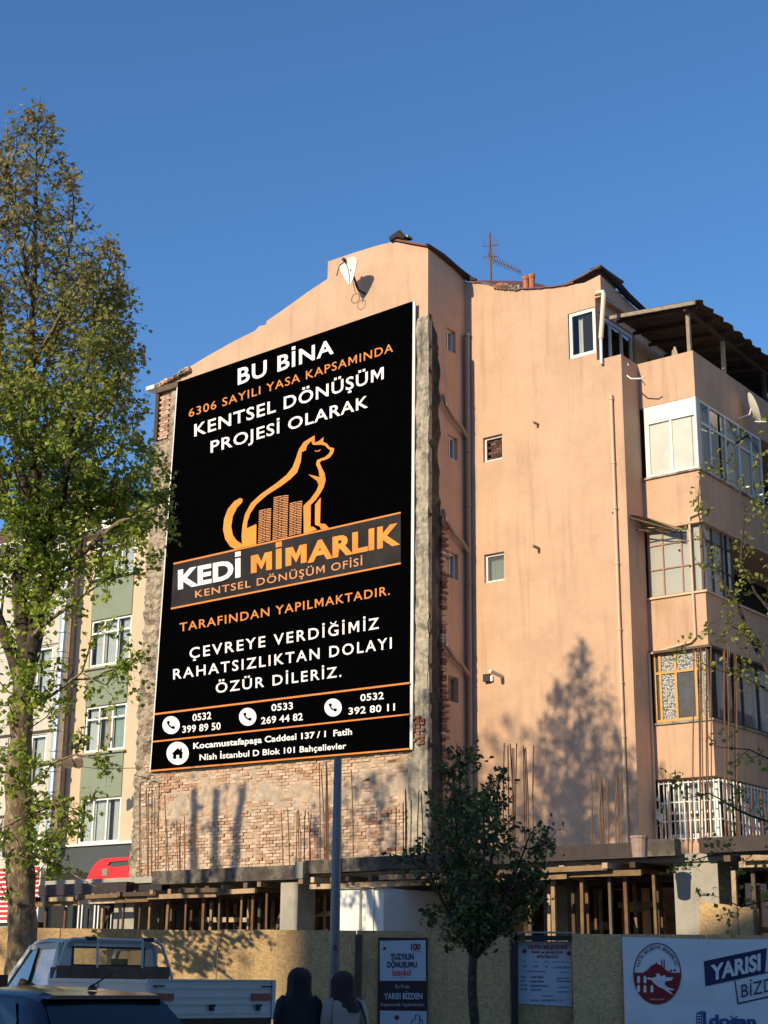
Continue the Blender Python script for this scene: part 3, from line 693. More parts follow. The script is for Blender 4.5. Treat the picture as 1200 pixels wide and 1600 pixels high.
MB().tube([dc + Z * .30 + N * .04, dc + Z * .30 + N * .14], .045, 8).build('feed_horn', BLACKM, dish)
MB().tube([ctr, B(-1.87, .2, 16.95), B(-1.82, .0, 16.9)], .03, 6).build('wall_bracket', BLACKM, dish)
mb = MB()
for c, r in ((B(-1.95, .2, 16.75), .13),):
    mb.tube([c + (U * math.cos(t) + Z * math.sin(t)) * r for t in [k * 2 * math.pi / 14 for k in range(15)]], .009, 5, cap=False)
mb.tube([ctr, B(-1.9, .3, 16.9), B(-1.9, .25, 16.86)], .008, 5)
mb.build('cable_loop', BLACKM, dish)
# roof aerial
an = thing('roof_aerial', B(1.05, -2.6, 17.0), 'rusty television aerial standing on the red roof behind the parapet', 'aerial')
Ya = toB(atY(768, 430, 38.5))
p0 = atY(768, 436, 38.6); p1 = atY(765, 364, 38.6)
WM[an] = p0; an.location = p0
MB().tube([p0 - Z * .8, p1], .028, 6).build('mast', REBAR, an)
MB().tube([atY(764, 402, 38.6), atY(813, 425, 38.4)], .02, 5).build('boom', REBAR, an)
mb = MB()
for k in range(12):
    c = atY(764 + 49 * k / 11, 402 + 23 * k / 11, 38.6); mb.bar(c - N * .1 - Z * (.14 - .006 * k), c + N * .05 + Z * (.14 - .006 * k), .012)
for k in range(7):
    x = 755 + k * 3.6; mb.bar(atY(x, 366 + abs(3 - k) * 2, 38.6), atY(x + .5, 416 - abs(3 - k) * 2, 38.6), .01)
mb.bar(atY(753, 385, 38.6), atY(780, 383, 38.6), .014); mb.bar(atY(753, 402, 38.6), atY(780, 400, 38.6), .014)
mb.build('aerial_elements', REBAR, an)
# wire brackets near the balcony and dish at the right
mesh_thing(MB().tube([B(4.07, D3 + .55, 14.0), B(4.2, D3 + .6, 13.88), B(4.45, D3 + .62, 13.82), B(4.55, D3 + .62, 13.86)], .018, 6).tube([B(4.07, D3 + .5, 14.3), B(4.15, D3 + .6, 14.2)], .012, 5).tube([B(U2, D3 + .5, 14.0), B(4.08, D3 + .55, 14.0)], .018, 6),
           'clothesline_bracket', WHITE, 'bent metal clothesline bracket jutting from the wall beside the top balcony', 'bracket')
d2 = thing('satellite_dish', B(5.4, -5.0, 13.6), 'satellite dish seen edge-on, mounted outside the top balcony at the right', 'satellite dish', 'satellite dishes on the peach building')
c2 = B(5.72, -4.5, 13.75); mb = MB(); disc(mb, c2, Vector((1, -.12, .35)), .40, .07); 
mb.build('reflector', WHITE, d2, smooth=True)
MB().tube([B(5.39, -4.3, 13.5), B(5.6, -4.5, 13.62), c2 - U * .08], .02, 6).build('wall_bracket', WHITE, d2)
MB().tube([c2 - Z * .35, c2 - Z * .42 + U * .3, c2 - Z * .15 + U * .75], .018, 6).build('feed_arm', WHITE, d2)
MB().tube([B(5.39, -4.2, 12.9), B(5.55, -4.4, 13.1), B(5.7, -4.4, 12.9), B(5.75, -4.5, 12.7)], .03, 6).build('cable', BLACKM, d2)
# awning over third-floor glazing
aw = thing('awning', B(U2, D3, 10.5), 'torn yellowish sheet awning over the old panelled balcony glazing', 'awning')
MB().add([B(U2 - .35, D3 + .75, 10.95), B(U2 + .9, D3 + .35, 10.45), B(U2 + .95, D3 + .02, 10.52), B(U2 - .1, D3 + .02, 10.75), B(U2 + .3, D3 + .5, 10.78)], [(0, 4, 3), (4, 1, 2), (4, 2, 3)]).build('sheet', mat('yellowed_sheet', (.30, .26, .12), .7, .2, 5), aw)
MB().bar(B(U2 - .35, D3 + .75, 10.93), B(U2 + .9, D3 + .35, 10.42), .03).bar(B(U2 - .1, D3 + .4, 10.6), B(U2 + .8, D3 + .1, 10.45), .025).build('awning_frame', DWOOD, aw)
bagm = mat('thin_white_plastic', (.55, .55, .5), .5)
mb = MB(); bc = B(U2 + .15, D3 + .12, 4.75)
mb.add([bc + Vector((random.uniform(-.12, .12), random.uniform(-.1, .1), dz)) for dz in np.linspace(-.35, .35, 14)], [(i, i + 1, i + 2) for i in range(12)])
mesh_thing(mb, 'plastic_bag', bagm, 'white plastic bag caught on the left end of the white window grille', 'bag')
mesh_thing(MB().add([B(4.85, D3 - .07, 14.46), B(4.93, D3 - .02, 14.46), B(5.0, D3 - .07, 14.46), B(4.93, D3 - .14, 14.46), B(4.9, D3 - .08, 14.68), B(4.94, D3 - .08, 14.68)], [(0, 1, 5, 4), (1, 2, 5), (2, 3, 4, 5), (3, 0, 4)]).tube([B(4.86, D3 - .07, 14.45), B(4.88, D3 - .07, 14.6)], .02, 5),
           'covered_parasol', mat('faded_cloth', (.4, .33, .24), .9), 'small folded beige cloth bundle standing on the terrace parapet', 'cloth')

# ================================================================== BILLBOARD
BD = .17
BB = thing('billboard', B(-4.2, BD, 6.0), 'huge black advertising board with orange cat logo covering the bare gable wall', 'billboard')
bo = B(0, BD, 0); PLB = planefn(bo, N, 0.)
cor = [PLB(278, 597), PLB(643, 471), PLB(638, 1171), PLB(235, 1206)]
tr_ = list(reversed(cor))
MB().poly(tr_, -N * .10).build('panel', [BOARD], BB)
mb = MB(); ins = -N * .05                                   # pale returns of the panel at its edges
for a, b in ((cor[1], cor[2]), (cor[0], cor[3])):
    mb = MB(); mb.bar(a - N * .06 + (U * .02 if a is cor[1] else -U * .02), b - N * .06 + (U * .02 if a is cor[1] else -U * .02), .03, .12, up=U); mb.build('edge_trim', WHITE, BB)
P1 = planefn(bo, N, .004); P2 = planefn(bo, N, .008); P3 = planefn(bo, N, .012)
def line(pts, w, m, PL=P1, parent=BB, name='printed_line'):
    mb = MB(); stroke_px(mb, pts, w, PL); return mb.build(name, m, parent)
mb = MB(); quad_px(mb, [(271, 881), (626, 801), (626, 880), (267, 951)], P1); mb.build('printed_band', BAND, BB)
for pts, w_ in (([(271, 881), (626, 801)], 2.6), ([(267, 951), (626, 880)], 2.6), ([(241, 1116), (640, 1067)], 2.8), ([(238.5, 1159), (639.5, 1116)], 2.4), ([(235.5, 1204.5), (639, 1170)], 2.6)):
    line(pts, w_, OTXT, P2)
T = lambda s, bl, br, hl, hr, m, b=.012, tr=.03: text_px(s, bl, br, hl, hr, P2, m, BB, b, tr)
T('BU BİNA', (371.5, 601), (521.5, 551.5), 24, 22, WTXT, .02, .05)
T('6306 SAYILI YASA KAPSAMINDA', (295, 652), (614, 549), 12.5, 13, OTXT, .004, .07)
T('KENTSEL DÖNÜŞÜM', (303.6, 682), (599.5, 592), 18.5, 19, WTXT, .014, .05)
T('PROJESİ OLARAK', (329, 707.5), (575, 636), 17.5, 18, WTXT, .014, .05)
T('KEDİ', (278, 920), (376, 900), 27.5, 27, WTXT, .04, .02)
T('MİMARLIK', (392, 896), (625, 849), 27.5, 31, OLOGO, .04, .02)
T('KENTSEL DÖNÜŞÜM OFİSİ', (305, 934), (566, 883), 10.5, 12, ALU, .006, .07)
T('TARAFINDAN YAPILMAKTADIR.', (280.5, 987), (609, 929), 13, 13.5, OTXT, .008, .08)
T('ÇEVREYE VERDİĞİMİZ', (296, 1029), (592, 982), 16, 17, WTXT, .012, .13)
T('RAHATSIZLIKTAN DOLAYI', (270.6, 1061.5), (612, 1013), 15.5, 17, WTXT, .012, .13)
T('ÖZÜR DİLERİZ.', (337, 1083), (533.5, 1057), 15.5, 16, WTXT, .012, .12)
for s, bl_, br_ in (('0532', (300.7, 1126.7), (330, 1123)), ('399 89 50', (285, 1145), (344.7, 1139.5)), ('0533', (424, 1111), (457.6, 1108)), ('269 44 82', (408, 1131.5), (473, 1125)),
                    ('0532', (563, 1095.5), (599.5, 1092)), ('392 80 11', (544.5, 1116.5), (617, 1110))): T(s, bl_, br_, 10.2, 10.8, WTXT, .018, .03)
T('Kocamustafapaşa Caddesi 137 / 1  Fatih', (302, 1170), (550, 1147.6), 9, 9.3, WTXT, .025, .01)
T('Nish İstanbul D Blok 101 Bahçelievler', (311.7, 1188), (541, 1169.6), 9, 9, WTXT, .018, .01)
def circ(c, r, n=28): return [(c[0] + r * .97 * math.cos(2 * math.pi * i / n), c[1] + r * math.sin(2 * math.pi * i / n)) for i in range(n)]
for c in ((267.3, 1133), (387, 1120), (520.4, 1105.5)):
    mb = MB(); quad_px(mb, circ(c, 14), P2); mb.build('printed_disc', WTXT, BB)
    mb = MB(); stroke_px(mb, [(c[0] - 5, c[1] - 5.5), (c[0] - 4.2, c[1] - 1), (c[0] - 1, c[1] + 2.8), (c[0] + 5, c[1] + 4.6)], 2.4, P3)
    stroke_px(mb, [(c[0] - 5.4, c[1] - 6), (c[0] - 3.4, c[1] - 2.4)], 4.6, P3); stroke_px(mb, [(c[0] + 1.4, c[1] + 3), (c[0] + 5.6, c[1] + 4.4)], 4.6, P3)
    mb.build('printed_handset', BOARD, BB)
c = (277.6, 1177); mb = MB(); quad_px(mb, circ(c, 18), P2); mb.build('printed_disc', WTXT, BB)
mb = MB(); poly_px(mb, [(c[0] - 9.5, c[1] + 1), (c[0], c[1] - 8.5), (c[0] + 4, c[1] - 5), (c[0] + 4, c[1] - 8), (c[0] + 6.5, c[1] - 8), (c[0] + 6.5, c[1] - 2.6), (c[0] + 9.5, c[1] + .2), (c[0] + 7.2, c[1] + .5), (c[0] + 7.2, c[1] + 8), (c[0] + 2.2, c[1] + 8.2), (c[0] + 2.2, c[1] + 2.5), (c[0] - 2.2, c[1] + 2.6), (c[0] - 2.2, c[1] + 8.8), (c[0] - 7.2, c[1] + 9), (c[0] - 7.2, c[1] + 1.4)], P3)
mb.build('printed_house', BOARD, BB)
# cat emblem
def L8(pts): return [(330 + x / 3.871, 670 + y / 3.871) for x, y in pts]
mb = MB()
poly_px(mb, L8([(190, 425), (175, 419), (140, 438), (100, 485), (78, 545), (72, 610), (85, 668), (115, 712), (150, 730), (187, 724), (184, 697), (150, 672), (130, 640), (121, 590), (130, 530), (155, 478), (186, 445)]), P2)
poly_px(mb, L8([(187, 723), (184, 640), (190, 580), (205, 515), (240, 450), (300, 395), (390, 332), (455, 280), (492, 232), (512, 180), (530, 125), (560, 80), (625, 40), (626, 84), (652, 74), (680, 50), (676, 78), (700, 90), (716, 112), (742, 117), (742, 132), (736, 150), (716, 175), (690, 187), (664, 193), (656, 206),
                (668, 235), (686, 270), (692, 310), (681, 352), (660, 390), (632, 430), (602, 460), (600, 592), (618, 592), (640, 610), (560, 636), (558, 465), (600, 425), (636, 375), (650, 340), (640, 315), (588, 276), (655, 292), (650, 250), (635, 215), (640, 190), (662, 180), (690, 170), (712, 150), (722, 130), (704, 118), (690, 102), (668, 96), (625, 97),
                (612, 94), (606, 72), (580, 100), (572, 130), (548, 140), (541, 200), (520, 262), (480, 303), (420, 348), (335, 402), (272, 458), (236, 512), (219, 560), (215, 602), (273, 576), (272, 702)]), P2)
poly_px(mb, L8([(628, 458), (662, 415), (658, 572), (690, 576), (712, 600), (668, 612), (655, 590), (628, 580)]), P2)
poly_px(mb, L8([(626, 130), (640, 134), (664, 123), (655, 134), (640, 138), (628, 136)]), P2)
mb.build('cat_emblem', OLOGO, BB)
mb = MB(); rs = random.Random(3)
for (tl, tr, br, bl_), nn in ((((290, 492), (363, 478), (358, 676), (282, 694)), 19), (((378, 412), (467, 398), (460, 656), (370, 674)), 24), (((475, 448), (551, 433), (544, 633), (470, 650)), 19)):
    for j in range(nn):
        a = j / nn
        for k in range(2):
            x0_, x1_ = (0, .55) if k == 0 else (.62, 1)
            if j % 2: x0_, x1_ = (0, .33) if k == 0 else (.4, 1)
            def pt(s, q): 
                lx = tl[0] + (bl_[0] - tl[0]) * q; ly = tl[1] + (bl_[1] - tl[1]) * q; rx = tr[0] + (br[0] - tr[0]) * q; ry = tr[1] + (br[1] - tr[1]) * q
                return (lx + (rx - lx) * s, ly + (ry - ly) * s + 6 * abs(s - .5) * 2 * .5)
            quad_px(mb, L8([pt(x0_, a), pt(x1_, a), pt(x1_, a + .5 / nn), pt(x0_, a + .5 / nn)]), P2)
mb.build('tower_emblem', ALU, BB)

# ================================================================== NEIGHBOURS ON THE LEFT
NB = thing('apartment_building', B(-16, -7, ZG), 'sage green and pale peach apartment building with white windows, left of the billboard', 'building')
dN = -6.0
wz = [(13.50, 14.92), (10.68, 12.15), (8.02, 9.42), (5.28, 6.60)]
mb = MB(); wall_holes(mb, 'u', -18.3, -10, 5.2, 15.0, [(-17.38, -15.55, a, b) for a, b in wz], dN, 1, .14); mb.build('wall', PEACH2, NB)
MB(B).box(-18.3, -10, dN - 8, dN - .35, ZG, 15.0).build('building_body', PEACH2, NB)
for a, b in ((12.16, 13.42), (9.43, 10.64), (6.61, 7.98)): MB(B).box(-17.38, -15.55, dN - .02, dN + .03, a, b).build('green_spandrel', GREEN, NB)
for i, (a, b) in enumerate(wz):
    window(NB, 'u', -17.36, -15.57, a, b, dN - .03, (.33, .66), (.72,) if i < 3 else (), .06, curt=[CURT, CURTB if i == 2 else CURT, CURTG if i == 2 else CURT])
for zz in (10.62, 7.97): MB(B).box(-17.55, -15.45, dN, dN + .1, zz - .05, zz).build('window_sill', GREEN, NB)
MB(B).box(-17.55, -15.3, dN, dN + .1, 13.42, 13.48).build('window_sill', BLACKM, NB)
MB(B).box(-18.5, -10, dN - .3, dN + .35, 15.0, 15.3).build('cornice', WHITE, NB)
mb = MB(); mb.poly([B(-18.5, dN + .35, 15.31), B(-10, dN + .35, 15.31), B(-10, dN - 5, 17.4), B(-18.5, dN - 5, 17.4)], Z * .06); mb.build('roof', REDROOF, NB)
MB(B).box(-18.3, -10, dN - .1, dN + .02, 4.42, 5.2).build('shop_fascia', GREYP, NB)
MB(B).box(-18.3, -10, dN - .1, dN + .1, 5.2, 5.27).build('fascia_ledge', WHITE, NB)
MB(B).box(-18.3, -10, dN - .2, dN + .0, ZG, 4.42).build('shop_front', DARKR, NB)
for x in (-17.6, -16.9, -16.2): window(NB, 'u', x, x + .6, 2.2, 3.7, dN + .08, (), (), .05, gm=[GLASS], bd=.06)
pipe([(-18.12, dN + .06, 15), (-18.12, dN + .06, 5.3)], .05, PEACH2, 'drainpipe', NB, [(-18.12, dN + .06, z) for z in (13, 10, 8, 6.4)])
pipe([(-18.28, dN + .06, 15), (-18.28, dN + .06, 5.3)], .035, GPIPE, 'drainpipe', NB)
rs_ = thing('shop_sign', B(-15.5, dN + .1, 4.4), 'glossy red shop sign with rounded corner on the dark grey fascia', 'sign')
PN = planefn(B(0, dN + .06, 0), N, 0)
mb = MB(); poly_px(mb, [(135, 1374), (141, 1360), (148, 1350), (156, 1343), (165, 1341), (212, 1338), (212, 1343), (172, 1347), (168, 1352), (178, 1355), (212, 1351), (212, 1373)], PN); mb.build('panel', RED, rs_)
mb = MB(); quad_px(mb, [(160, 1358), (168, 1357), (168, 1368), (160, 1369)], planefn(B(0, dN + .08, 0), N, 0)); mb.build('green_patch', GREEN, rs_)
WB = thing('apartment_building', B(-23, -7, ZG), 'cream apartment building behind the big tree with red roof', 'building')
dW = -5.7; wz2 = [(12.35, 14.0), (9.9, 11.5), (7.1, 8.7), (4.9, 6.15)]
hs = [(-20.6, -18.75, a, b) for a, b in wz2] + [(-23.4, -21.4, a, b) for a, b in wz2]
mb = MB(); wall_holes(mb, 'u', -27, -18.32, 4.4, 15.0, hs, dW, 1, .12); mb.build('wall', CREAM, WB)
MB(B).box(-27, -18.32, dW - 8, dW - .4, ZG, 15.0).build('building_body', CREAM, WB)
for i, (a, b) in enumerate(wz2):
    for x0_ in (-20.58, -23.38): window(WB, 'u', x0_, x0_ + 1.8, a + .02, b - .02, dW - .03, (.3, .62), (), .06, curt=[CURT, CURTB, CURT])
    MB(B).box(-27, -18.4, dW, dW + .05, b + .05, b + .12).build('string_course', BROWNW if i > 1 else CREAM, WB)
MB(B).box(-27, -18.4, dW - .3, dW + .3, 15.0, 15.2).build('cornice', WHITE, WB)
MB().poly([B(-27, dW + .3, 15.21), B(-18.4, dW + .3, 15.21), B(-18.4, dW - 4, 17.5), B(-27, dW - 4, 17.5)], Z * .06).build('roof', REDROOF, WB)
for x in (-20.9, -18.9): MB(B).box(x, x + .5, dW - 2.6, dW - 2.1, 16.4, 17.5).build('chimney', CLAY, WB)
MB(B).box(-20.3, -19.3, dW - 2.7, dW - 2.3, 16.4, 17.3).build('roof_hatch', WHITE, WB)
MB(B).box(-27, -18.4, dW - .1, dW + .15, 3.0, 4.6).build('shop_front', WHITE, WB)
mb = MB(B)
for k in range(11): mb.box(-26, -18.45, dW + .15, dW + .19, 3.1 + k * .145, 3.1 + k * .145 + .07)
mb.build('red_stripes', RED, WB)
MB(B).box(-26, -18.45, dW + .15, dW + .2, 2.3, 2.9).build('green_fascia', GREEN, WB)
MB(B).box(-27, -18.4, dW - .1, dW + .1, ZG, 3.0).build('shop_window', DARKR, WB)
pipe([(-18.05, dN + .5, 16.2), (-18.05, dN + .5, 15.9), (-18.05, dN + .5, 5.2)], .15, STEEL, 'extract_duct', WB, [(-18.05, dN + .5, z) for z in np.arange(5.6, 15.8, .62)], 14)
MB().tube([B(-18.05, dN + .5, 16.1), B(-18.05, dN + .5, 16.35)], [.26, .02], 12).build('duct_cowl', STEEL, WB)
fl = thing('floodlight', B(-17.6, dN + .6, 8.0), 'small grey floodlight pair on an arm beside the silver duct', 'lamp')
pA = atY(108, 1186, 48); WM[fl] = pA; fl.location = pA
MB().tube([pA, atY(112, 1196, 48), atY(124, 1198, 48)], .025, 6).build('arm', WPIPE, fl)
for x in (110, 125): MB().tube([atY(x, 1185, 48), atY(x - 4, 1193, 47.8)], [.08, .2], 8).build('lamp_head', GPIPE, fl)
MB().tube([atY(100, 1194, 47), atY(150, 1201, 42), atY(218, 1200, 39)], .012, 4).build('cable', BLACKM, fl)

# ================================================================== CONSTRUCTION IN FRONT
SLAB = thing('concrete_slab', B(1, 2, ZG), 'first floor slab under construction with upstand boards and tall starter bars', 'slab')
DS = 3.9
MB(B).box(-7.4, -.0, .1, DS - .25, 3.30, 3.42).build('slab_deck', COLC, SLAB)
MB(B).box(.0, 12, D3 + .1, DS - .25, 3.30, 3.42).build('slab_deck', COLC, SLAB)
def up(u0_, u1_, z0_, z1_, m, dd=0): MB(B).box(u0_, u1_, DS - .22 + dd, DS + dd, z0_, z1_).build('upstand_board', m, SLAB)
up(-3.93, -.15, 3.24, 3.50, PLYW); up(.02, .9, 3.33, 3.57, PLYW, .0); up(.91, 1.75, 3.34, 3.58, PLYW); up(1.76, 3.1, 3.35, 3.58, PLYR, .01)
up(3.1, 4.9, 3.36, 3.59, PLYR); up(4.9, 7.05, 3.37, 3.61, PLYR, .01); up(7.06, 7.55, 3.38, 3.64, PLYW, .02); up(7.95, 11.5, 3.40, 3.63, PLYR)
up(-7.3, -4.65, 3.10, 3.32, PLYR); up(-4.6, -3.95, 3.13, 3.4, BLACKM, -.3)
def col(u0_, u1_, d0_, d1_, z1_, z0_=ZG): MB(B).box(u0_, u1_, d0_, d1_, z0_, z1_).build('column', COLC, SLAB)
col(-5.55, -4.95, 2.5, 3.35, 3.05); col(-.62, -.2, 3.3, 3.8, 3.2); col(7.35, 8.1, 2.9, 3.6, 3.42); col(3.6, 4.1, 1.0, 1.4, 3.3); col(6.2, 6.6, .2, .6, 3.3); col(-2.6, -2.2, .9, 1.3, 3.3)
col(-.18, .02, DS - .15, DS + .03, 3.55, 3.25)
def bars(pxs, y0, y1, d, jit=10, r=.0105):
    for x in pxs:
        a, _, _ = pd(x, 1340, d)[0], 0, 0
        top = pd(x + random.uniform(-2, 2), y0 + random.uniform(-jit, jit), d); bot = pd(x + random.uniform(-1, 3), y1, d)
        dd = random.uniform(-.28, .12)
        mid = B((top[0] + bot[0]) / 2 + random.uniform(-.015, .015), d + dd, (top[2] + bot[2]) / 2)
        MB().tube([B(bot[0], d + dd, 3.35), mid, B(top[0] + random.uniform(-.03, .03), d + dd, top[2])], r * KB, 5).build('starter_bar', REBAR, SLAB)
bars([212, 217, 221, 226, 231, 236, 240, 245, 248], 1240, 1370, 3.1, 18)
bars([262, 267, 272, 279, 285, 291, 297], 1285, 1370, 3.2, 12)
bars([447, 451, 456, 462, 467, 470, 475, 479, 484], 1272, 1350, 3.7, 8)
bars([496, 499, 502, 505, 508, 511, 514, 517, 530, 538], 1200, 1362, 3.7, 10)
bars([618, 624, 630, 637, 643, 649, 655], 1240, 1338, 3.3, 22)
bars([787, 791, 795, 799, 803, 807, 812, 817, 821, 825], 1166, 1325, 3.0, 6)
bars([926, 931, 935, 939, 943, 949, 955, 960, 964, 968], 1212, 1320, 3.3, 5)
bars([1078, 1083, 1088, 1093, 1099, 1106, 1112], 1012, 1330, 3.4, 8)
bars([1124, 1128, 1131, 1135, 1138, 1141], 1008, 1330, 3.3, 14)
bars([1040, 1048, 1056, 1064, 1072, 1148, 1155, 1163, 1171, 1180, 1190, 1198], 1250, 1330, 3.3, 22)
def pxx(u, d): p = B(u, d, 2.7) - EYE; return 600 + FPX * p.dot(rv) / p.dot(fv)
FW = thing('slab_formwork', B(1, 3, ZG), 'rows of timber joists and props holding up the unfinished concrete slab', 'formwork')
u = -7.3; rs = random.Random(5)
while u < 11.5:                                                   # joists end-on at the slab edge
    l_ = rs.uniform(.03, .22); zz = float(np.interp(u, [-7, -4, 0, 5, 9], [3.06, 3.12, 3.24, 3.27, 3.34]))
    if not (-.75 < u < -.15) and not (7.1 < u < 8.15):
        MB(B).box(u, u + rs.uniform(.075, .11), -1.0 if u > .1 else .2, DS + l_, zz - .085, zz + rs.uniform(-.005, .01)).build('joist', WOOD if rs.random() < .6 else DWOOD, FW)
    u += rs.uniform(.3, .52)
for dd, m_ in ((DS + .04, WOOD), (2.4, DWOOD), (1.0, DWOOD)):     # bearers carrying the joists, in short lengths
    u = -7.3 if dd > 3 else -6.5
    while u < 11.3:
        L = rs.uniform(.9, 1.9); zz = float(np.interp(u + L / 2, [-7, -4, 0, 5, 9], [3.06, 3.12, 3.24, 3.27, 3.34])) - .10
        if not (u < -.2 and u + L > -.6 and dd > 3) and not (u < 8.1 and u + L > 7.4 and dd > 3): MB().bar(B(u, dd + rs.uniform(-.04, .04), zz - .05 + rs.uniform(-.015, .015)), B(u + L, dd + rs.uniform(-.04, .04), zz - .05 + rs.uniform(-.015, .015)), .07, .095).build('bearer', m_, FW)
        u += L + rs.uniform(-.1, .05)
    if dd > 3:
        u = -7.0
        while u < 11.3:
            L = rs.uniform(.7, 1.6); zz = float(np.interp(u, [-7, -4, 0, 5, 9], [3.06, 3.12, 3.24, 3.27, 3.34])) - .03
            if not (-1.9 < u < .3) and not (5.8 < u < 8.2): MB().bar(B(u, dd + .12, zz - .02), B(u + L, dd + .12, zz - .02 + rs.uniform(-.02, .02)), .04, .09).build('fascia_plank', WOOD if rs.random() < .7 else DWOOD, FW)
            u += L + rs.uniform(.05, .7)
for dd in (3.75, 2.9, 2.1, 1.2, .4):
    u = -7.2 + rs.uniform(0, .4)
    while u < 11:
        zz = float(np.interp(u, [-7, -4, 0, 5, 9], [3.06, 3.12, 3.24, 3.27, 3.34])) - .2
        blocked = (524 < pxx(u, dd) < 815) or (dd > 3.5 and (-.8 < u < 0 or 7.2 < u < 8.3 or .0 < u < 1.9)) or (-5.6 < u < -4.9 and 2.4 < dd < 3.5)
        if not blocked:
            MB().tube([B(u, dd, ZG), B(u + rs.uniform(-.05, .05), dd, zz)], rs.choice([.032, .04, .048]), 6).build('prop', rs.choice([WOOD, DWOOD, DWOOD, REBAR]), FW)
        u += rs.uniform(.28, .6)
for (a, b, c, e, dd) in ((-2.1, 1.2, -1.2, 3.1, 3.0), (-6.7, 1.6, -5.9, 3.0, 3.2), (-3.3, 2.9, -2.2, 1.8, 2.5)): MB().bar(B(a, dd, b), B(c, dd - .2, e), .05, .1).build('brace', DWOOD, FW)
for k in range(26):
    a = rs.uniform(-6.5, 9); dd = rs.uniform(-.6 if a > 0 else .3, 3.0); zz = rs.uniform(2.35, 3.0)
    if 500 < pxx(a + .3, dd) < 840: continue
    MB().bar(B(a, dd, zz), B(a + rs.uniform(.5, 1.4), dd + rs.uniform(-.1, .1), zz + rs.uniform(-.05, .05)), .04, .1).build('cross_plank', rs.choice([WOOD, DWOOD]), FW)
# white painted cabin
CAB = thing('site_cabin', B(1.9, 3, ZG), 'white painted block structure standing under the slab behind the lamp post', 'cabin')
MB(B).box(1.38, 2.40, .5, 4.6, ZG, 2.985).build('wall', WHITEP, CAB)
MB(B).box(1.36, 1.93, 4.6, 4.67, ZG, 2.96).build('wall_pier', WHITEP, CAB)
MB(B).box(2.05, 2.2, 4.6, 4.63, ZG, 2.97).build('wall_pier', WHITEP, CAB)
MB(B).box(-1.2, 1.24, -1.2, 3.04, 3.13, 3.15).build('roof_edge', COLC, CAB) if False else None
MB(B).box(1.34, 2.42, 4.3, 4.68, 2.986, 3.0).build('roof_edge', COLC, CAB)
# things lying on the slab edge
buc = thing('plastic_bucket', B(6.75, DS - .1, 3.6), 'dusty pink bucket standing on the slab edge right of the starter bars', 'bucket')
b0 = atY(1000, 1340, 25.6)
WM[buc] = b0; buc.location = b0
BUCK = mat('dusty_pink_plastic', (.33, .24, .20), .7, .15, 10)
MB().tube([b0, b0 + Z * .34], [.12, .145], 14).build('body', BUCK, buc); MB().tube([b0 + Z * .31, b0 + Z * .345], .155, 14).build('rim', BUCK, buc)

# ================================================================== HOARDING
YF = 24.6; ZF = 2.21
FEN = thing('site_hoarding', (0, YF, 0), 'long chipboard hoarding round the building site', 'fence')
def osb(x0_, x1_, z1_, y=YF, z0_=.02): return MB().box(x0_, x1_, y, y + .018, z0_, z1_).build('panel', OSB, FEN)
def xF(px): return atY(px, 1480, YF).x
xs = [xF(340) - 1.22 * k for k in range(9, 0, -1)] + [xF(340)] 
edges = xs + [xF(p) for p in (557, 700, 797)]
for a, b in zip(edges, edges[1:]): osb(a + .007, b - .007, ZF + random.uniform(-.012, .012), YF + random.uniform(0, .006))
edges = [xF(893), xF(973), xF(1105), xF(1240), xF(1375), xF(1510), xF(1645), xF(1780)]
for a, b in zip(edges, edges[1:]): osb(a + .007, b - .007, ZF + random.uniform(-.01, .01), YF + random.uniform(0, .006))
osb(xF(797) - .02, xF(893) + .02, 2.09, YF + .14)
MB().box(xF(800), xF(893), YF - .02, YF + .1, 2.10, 2.17).build('lintel', BLACKM, FEN)
MB().box(xF(800), xF(893), YF - .02, YF + .1, 2.205, 2.23).build('top_plate', COLC, FEN)
for p in (560, 803): MB().box(xF(p) - .05, xF(p) + .05, YF - .02 if p > 700 else YF - .012, YF + .1, 0, 2.2 if p > 700 else 2.16).build('post', BLACKM if p > 700 else DWOOD, FEN)
x = -14
while x < 12: MB().box(x, x + .07, YF + .03, YF + .1, 0, 2.1).build('post', DWOOD, FEN); x += 1.22
MB().box(-14, xF(797), YF + .03, YF + .08, 1.9, 1.97).build('rail', DWOOD, FEN)
# loose OSB sheet standing behind the hoarding
PO = planefn(B(0, 3.75, 0), N, 0)
q = [PO(1093, 1470), PO(1185, 1470), PO(1185, 1420), PO(1093, 1408)]
mesh_thing(MB().poly(q, -N * .02), 'chipboard_sheet', OSB, 'loose chipboard sheet leaning on the pale column above the banner', 'board')
# signs
nY = Vector((0, -1, 0))
def PF(off): return planefn(Vector((0, YF, 0)), nY, off)
SG = thing('project_sign', atY(629, 1600, YF - .03), 'tall framed project poster with white top and dark middle, on the hoarding', 'sign')
MB().box(xF(591), xF(668), YF - .03, YF - .006, .35, 2.12).build('frame', BLACKM, SG)
a = PF(.034); b = PF(.038); c = PF(.042)
DPLUM = mat('dark_plum_print', (.03, .014, .02), .6, .1, 3)
PWHT = mat('poster_white', (.42, .50, .60), .6, .02, 3)
mb = MB(); quad_px(mb, [(592.5, 1466), (667, 1466), (668, 1600), (593, 1600)], a); mb.build('dark_panel', DPLUM, SG)
mb = MB(); quad_px(mb, [(593.3, 1470), (665, 1469), (665.5, 1532.5), (593.6, 1532.5)], b); mb.build('white_panel', PWHT, SG)
mb = MB(); quad_px(mb, [(593.6, 1579), (666.5, 1580), (668, 1660), (594, 1660)], b); mb.build('white_panel', PWHT, SG)
def TS(s, bl, br, h, m, bo=.02, tr=.01, par=SG, PL=c): return text_px(s, bl, br, h, h, PL, m, par, bo, tr)
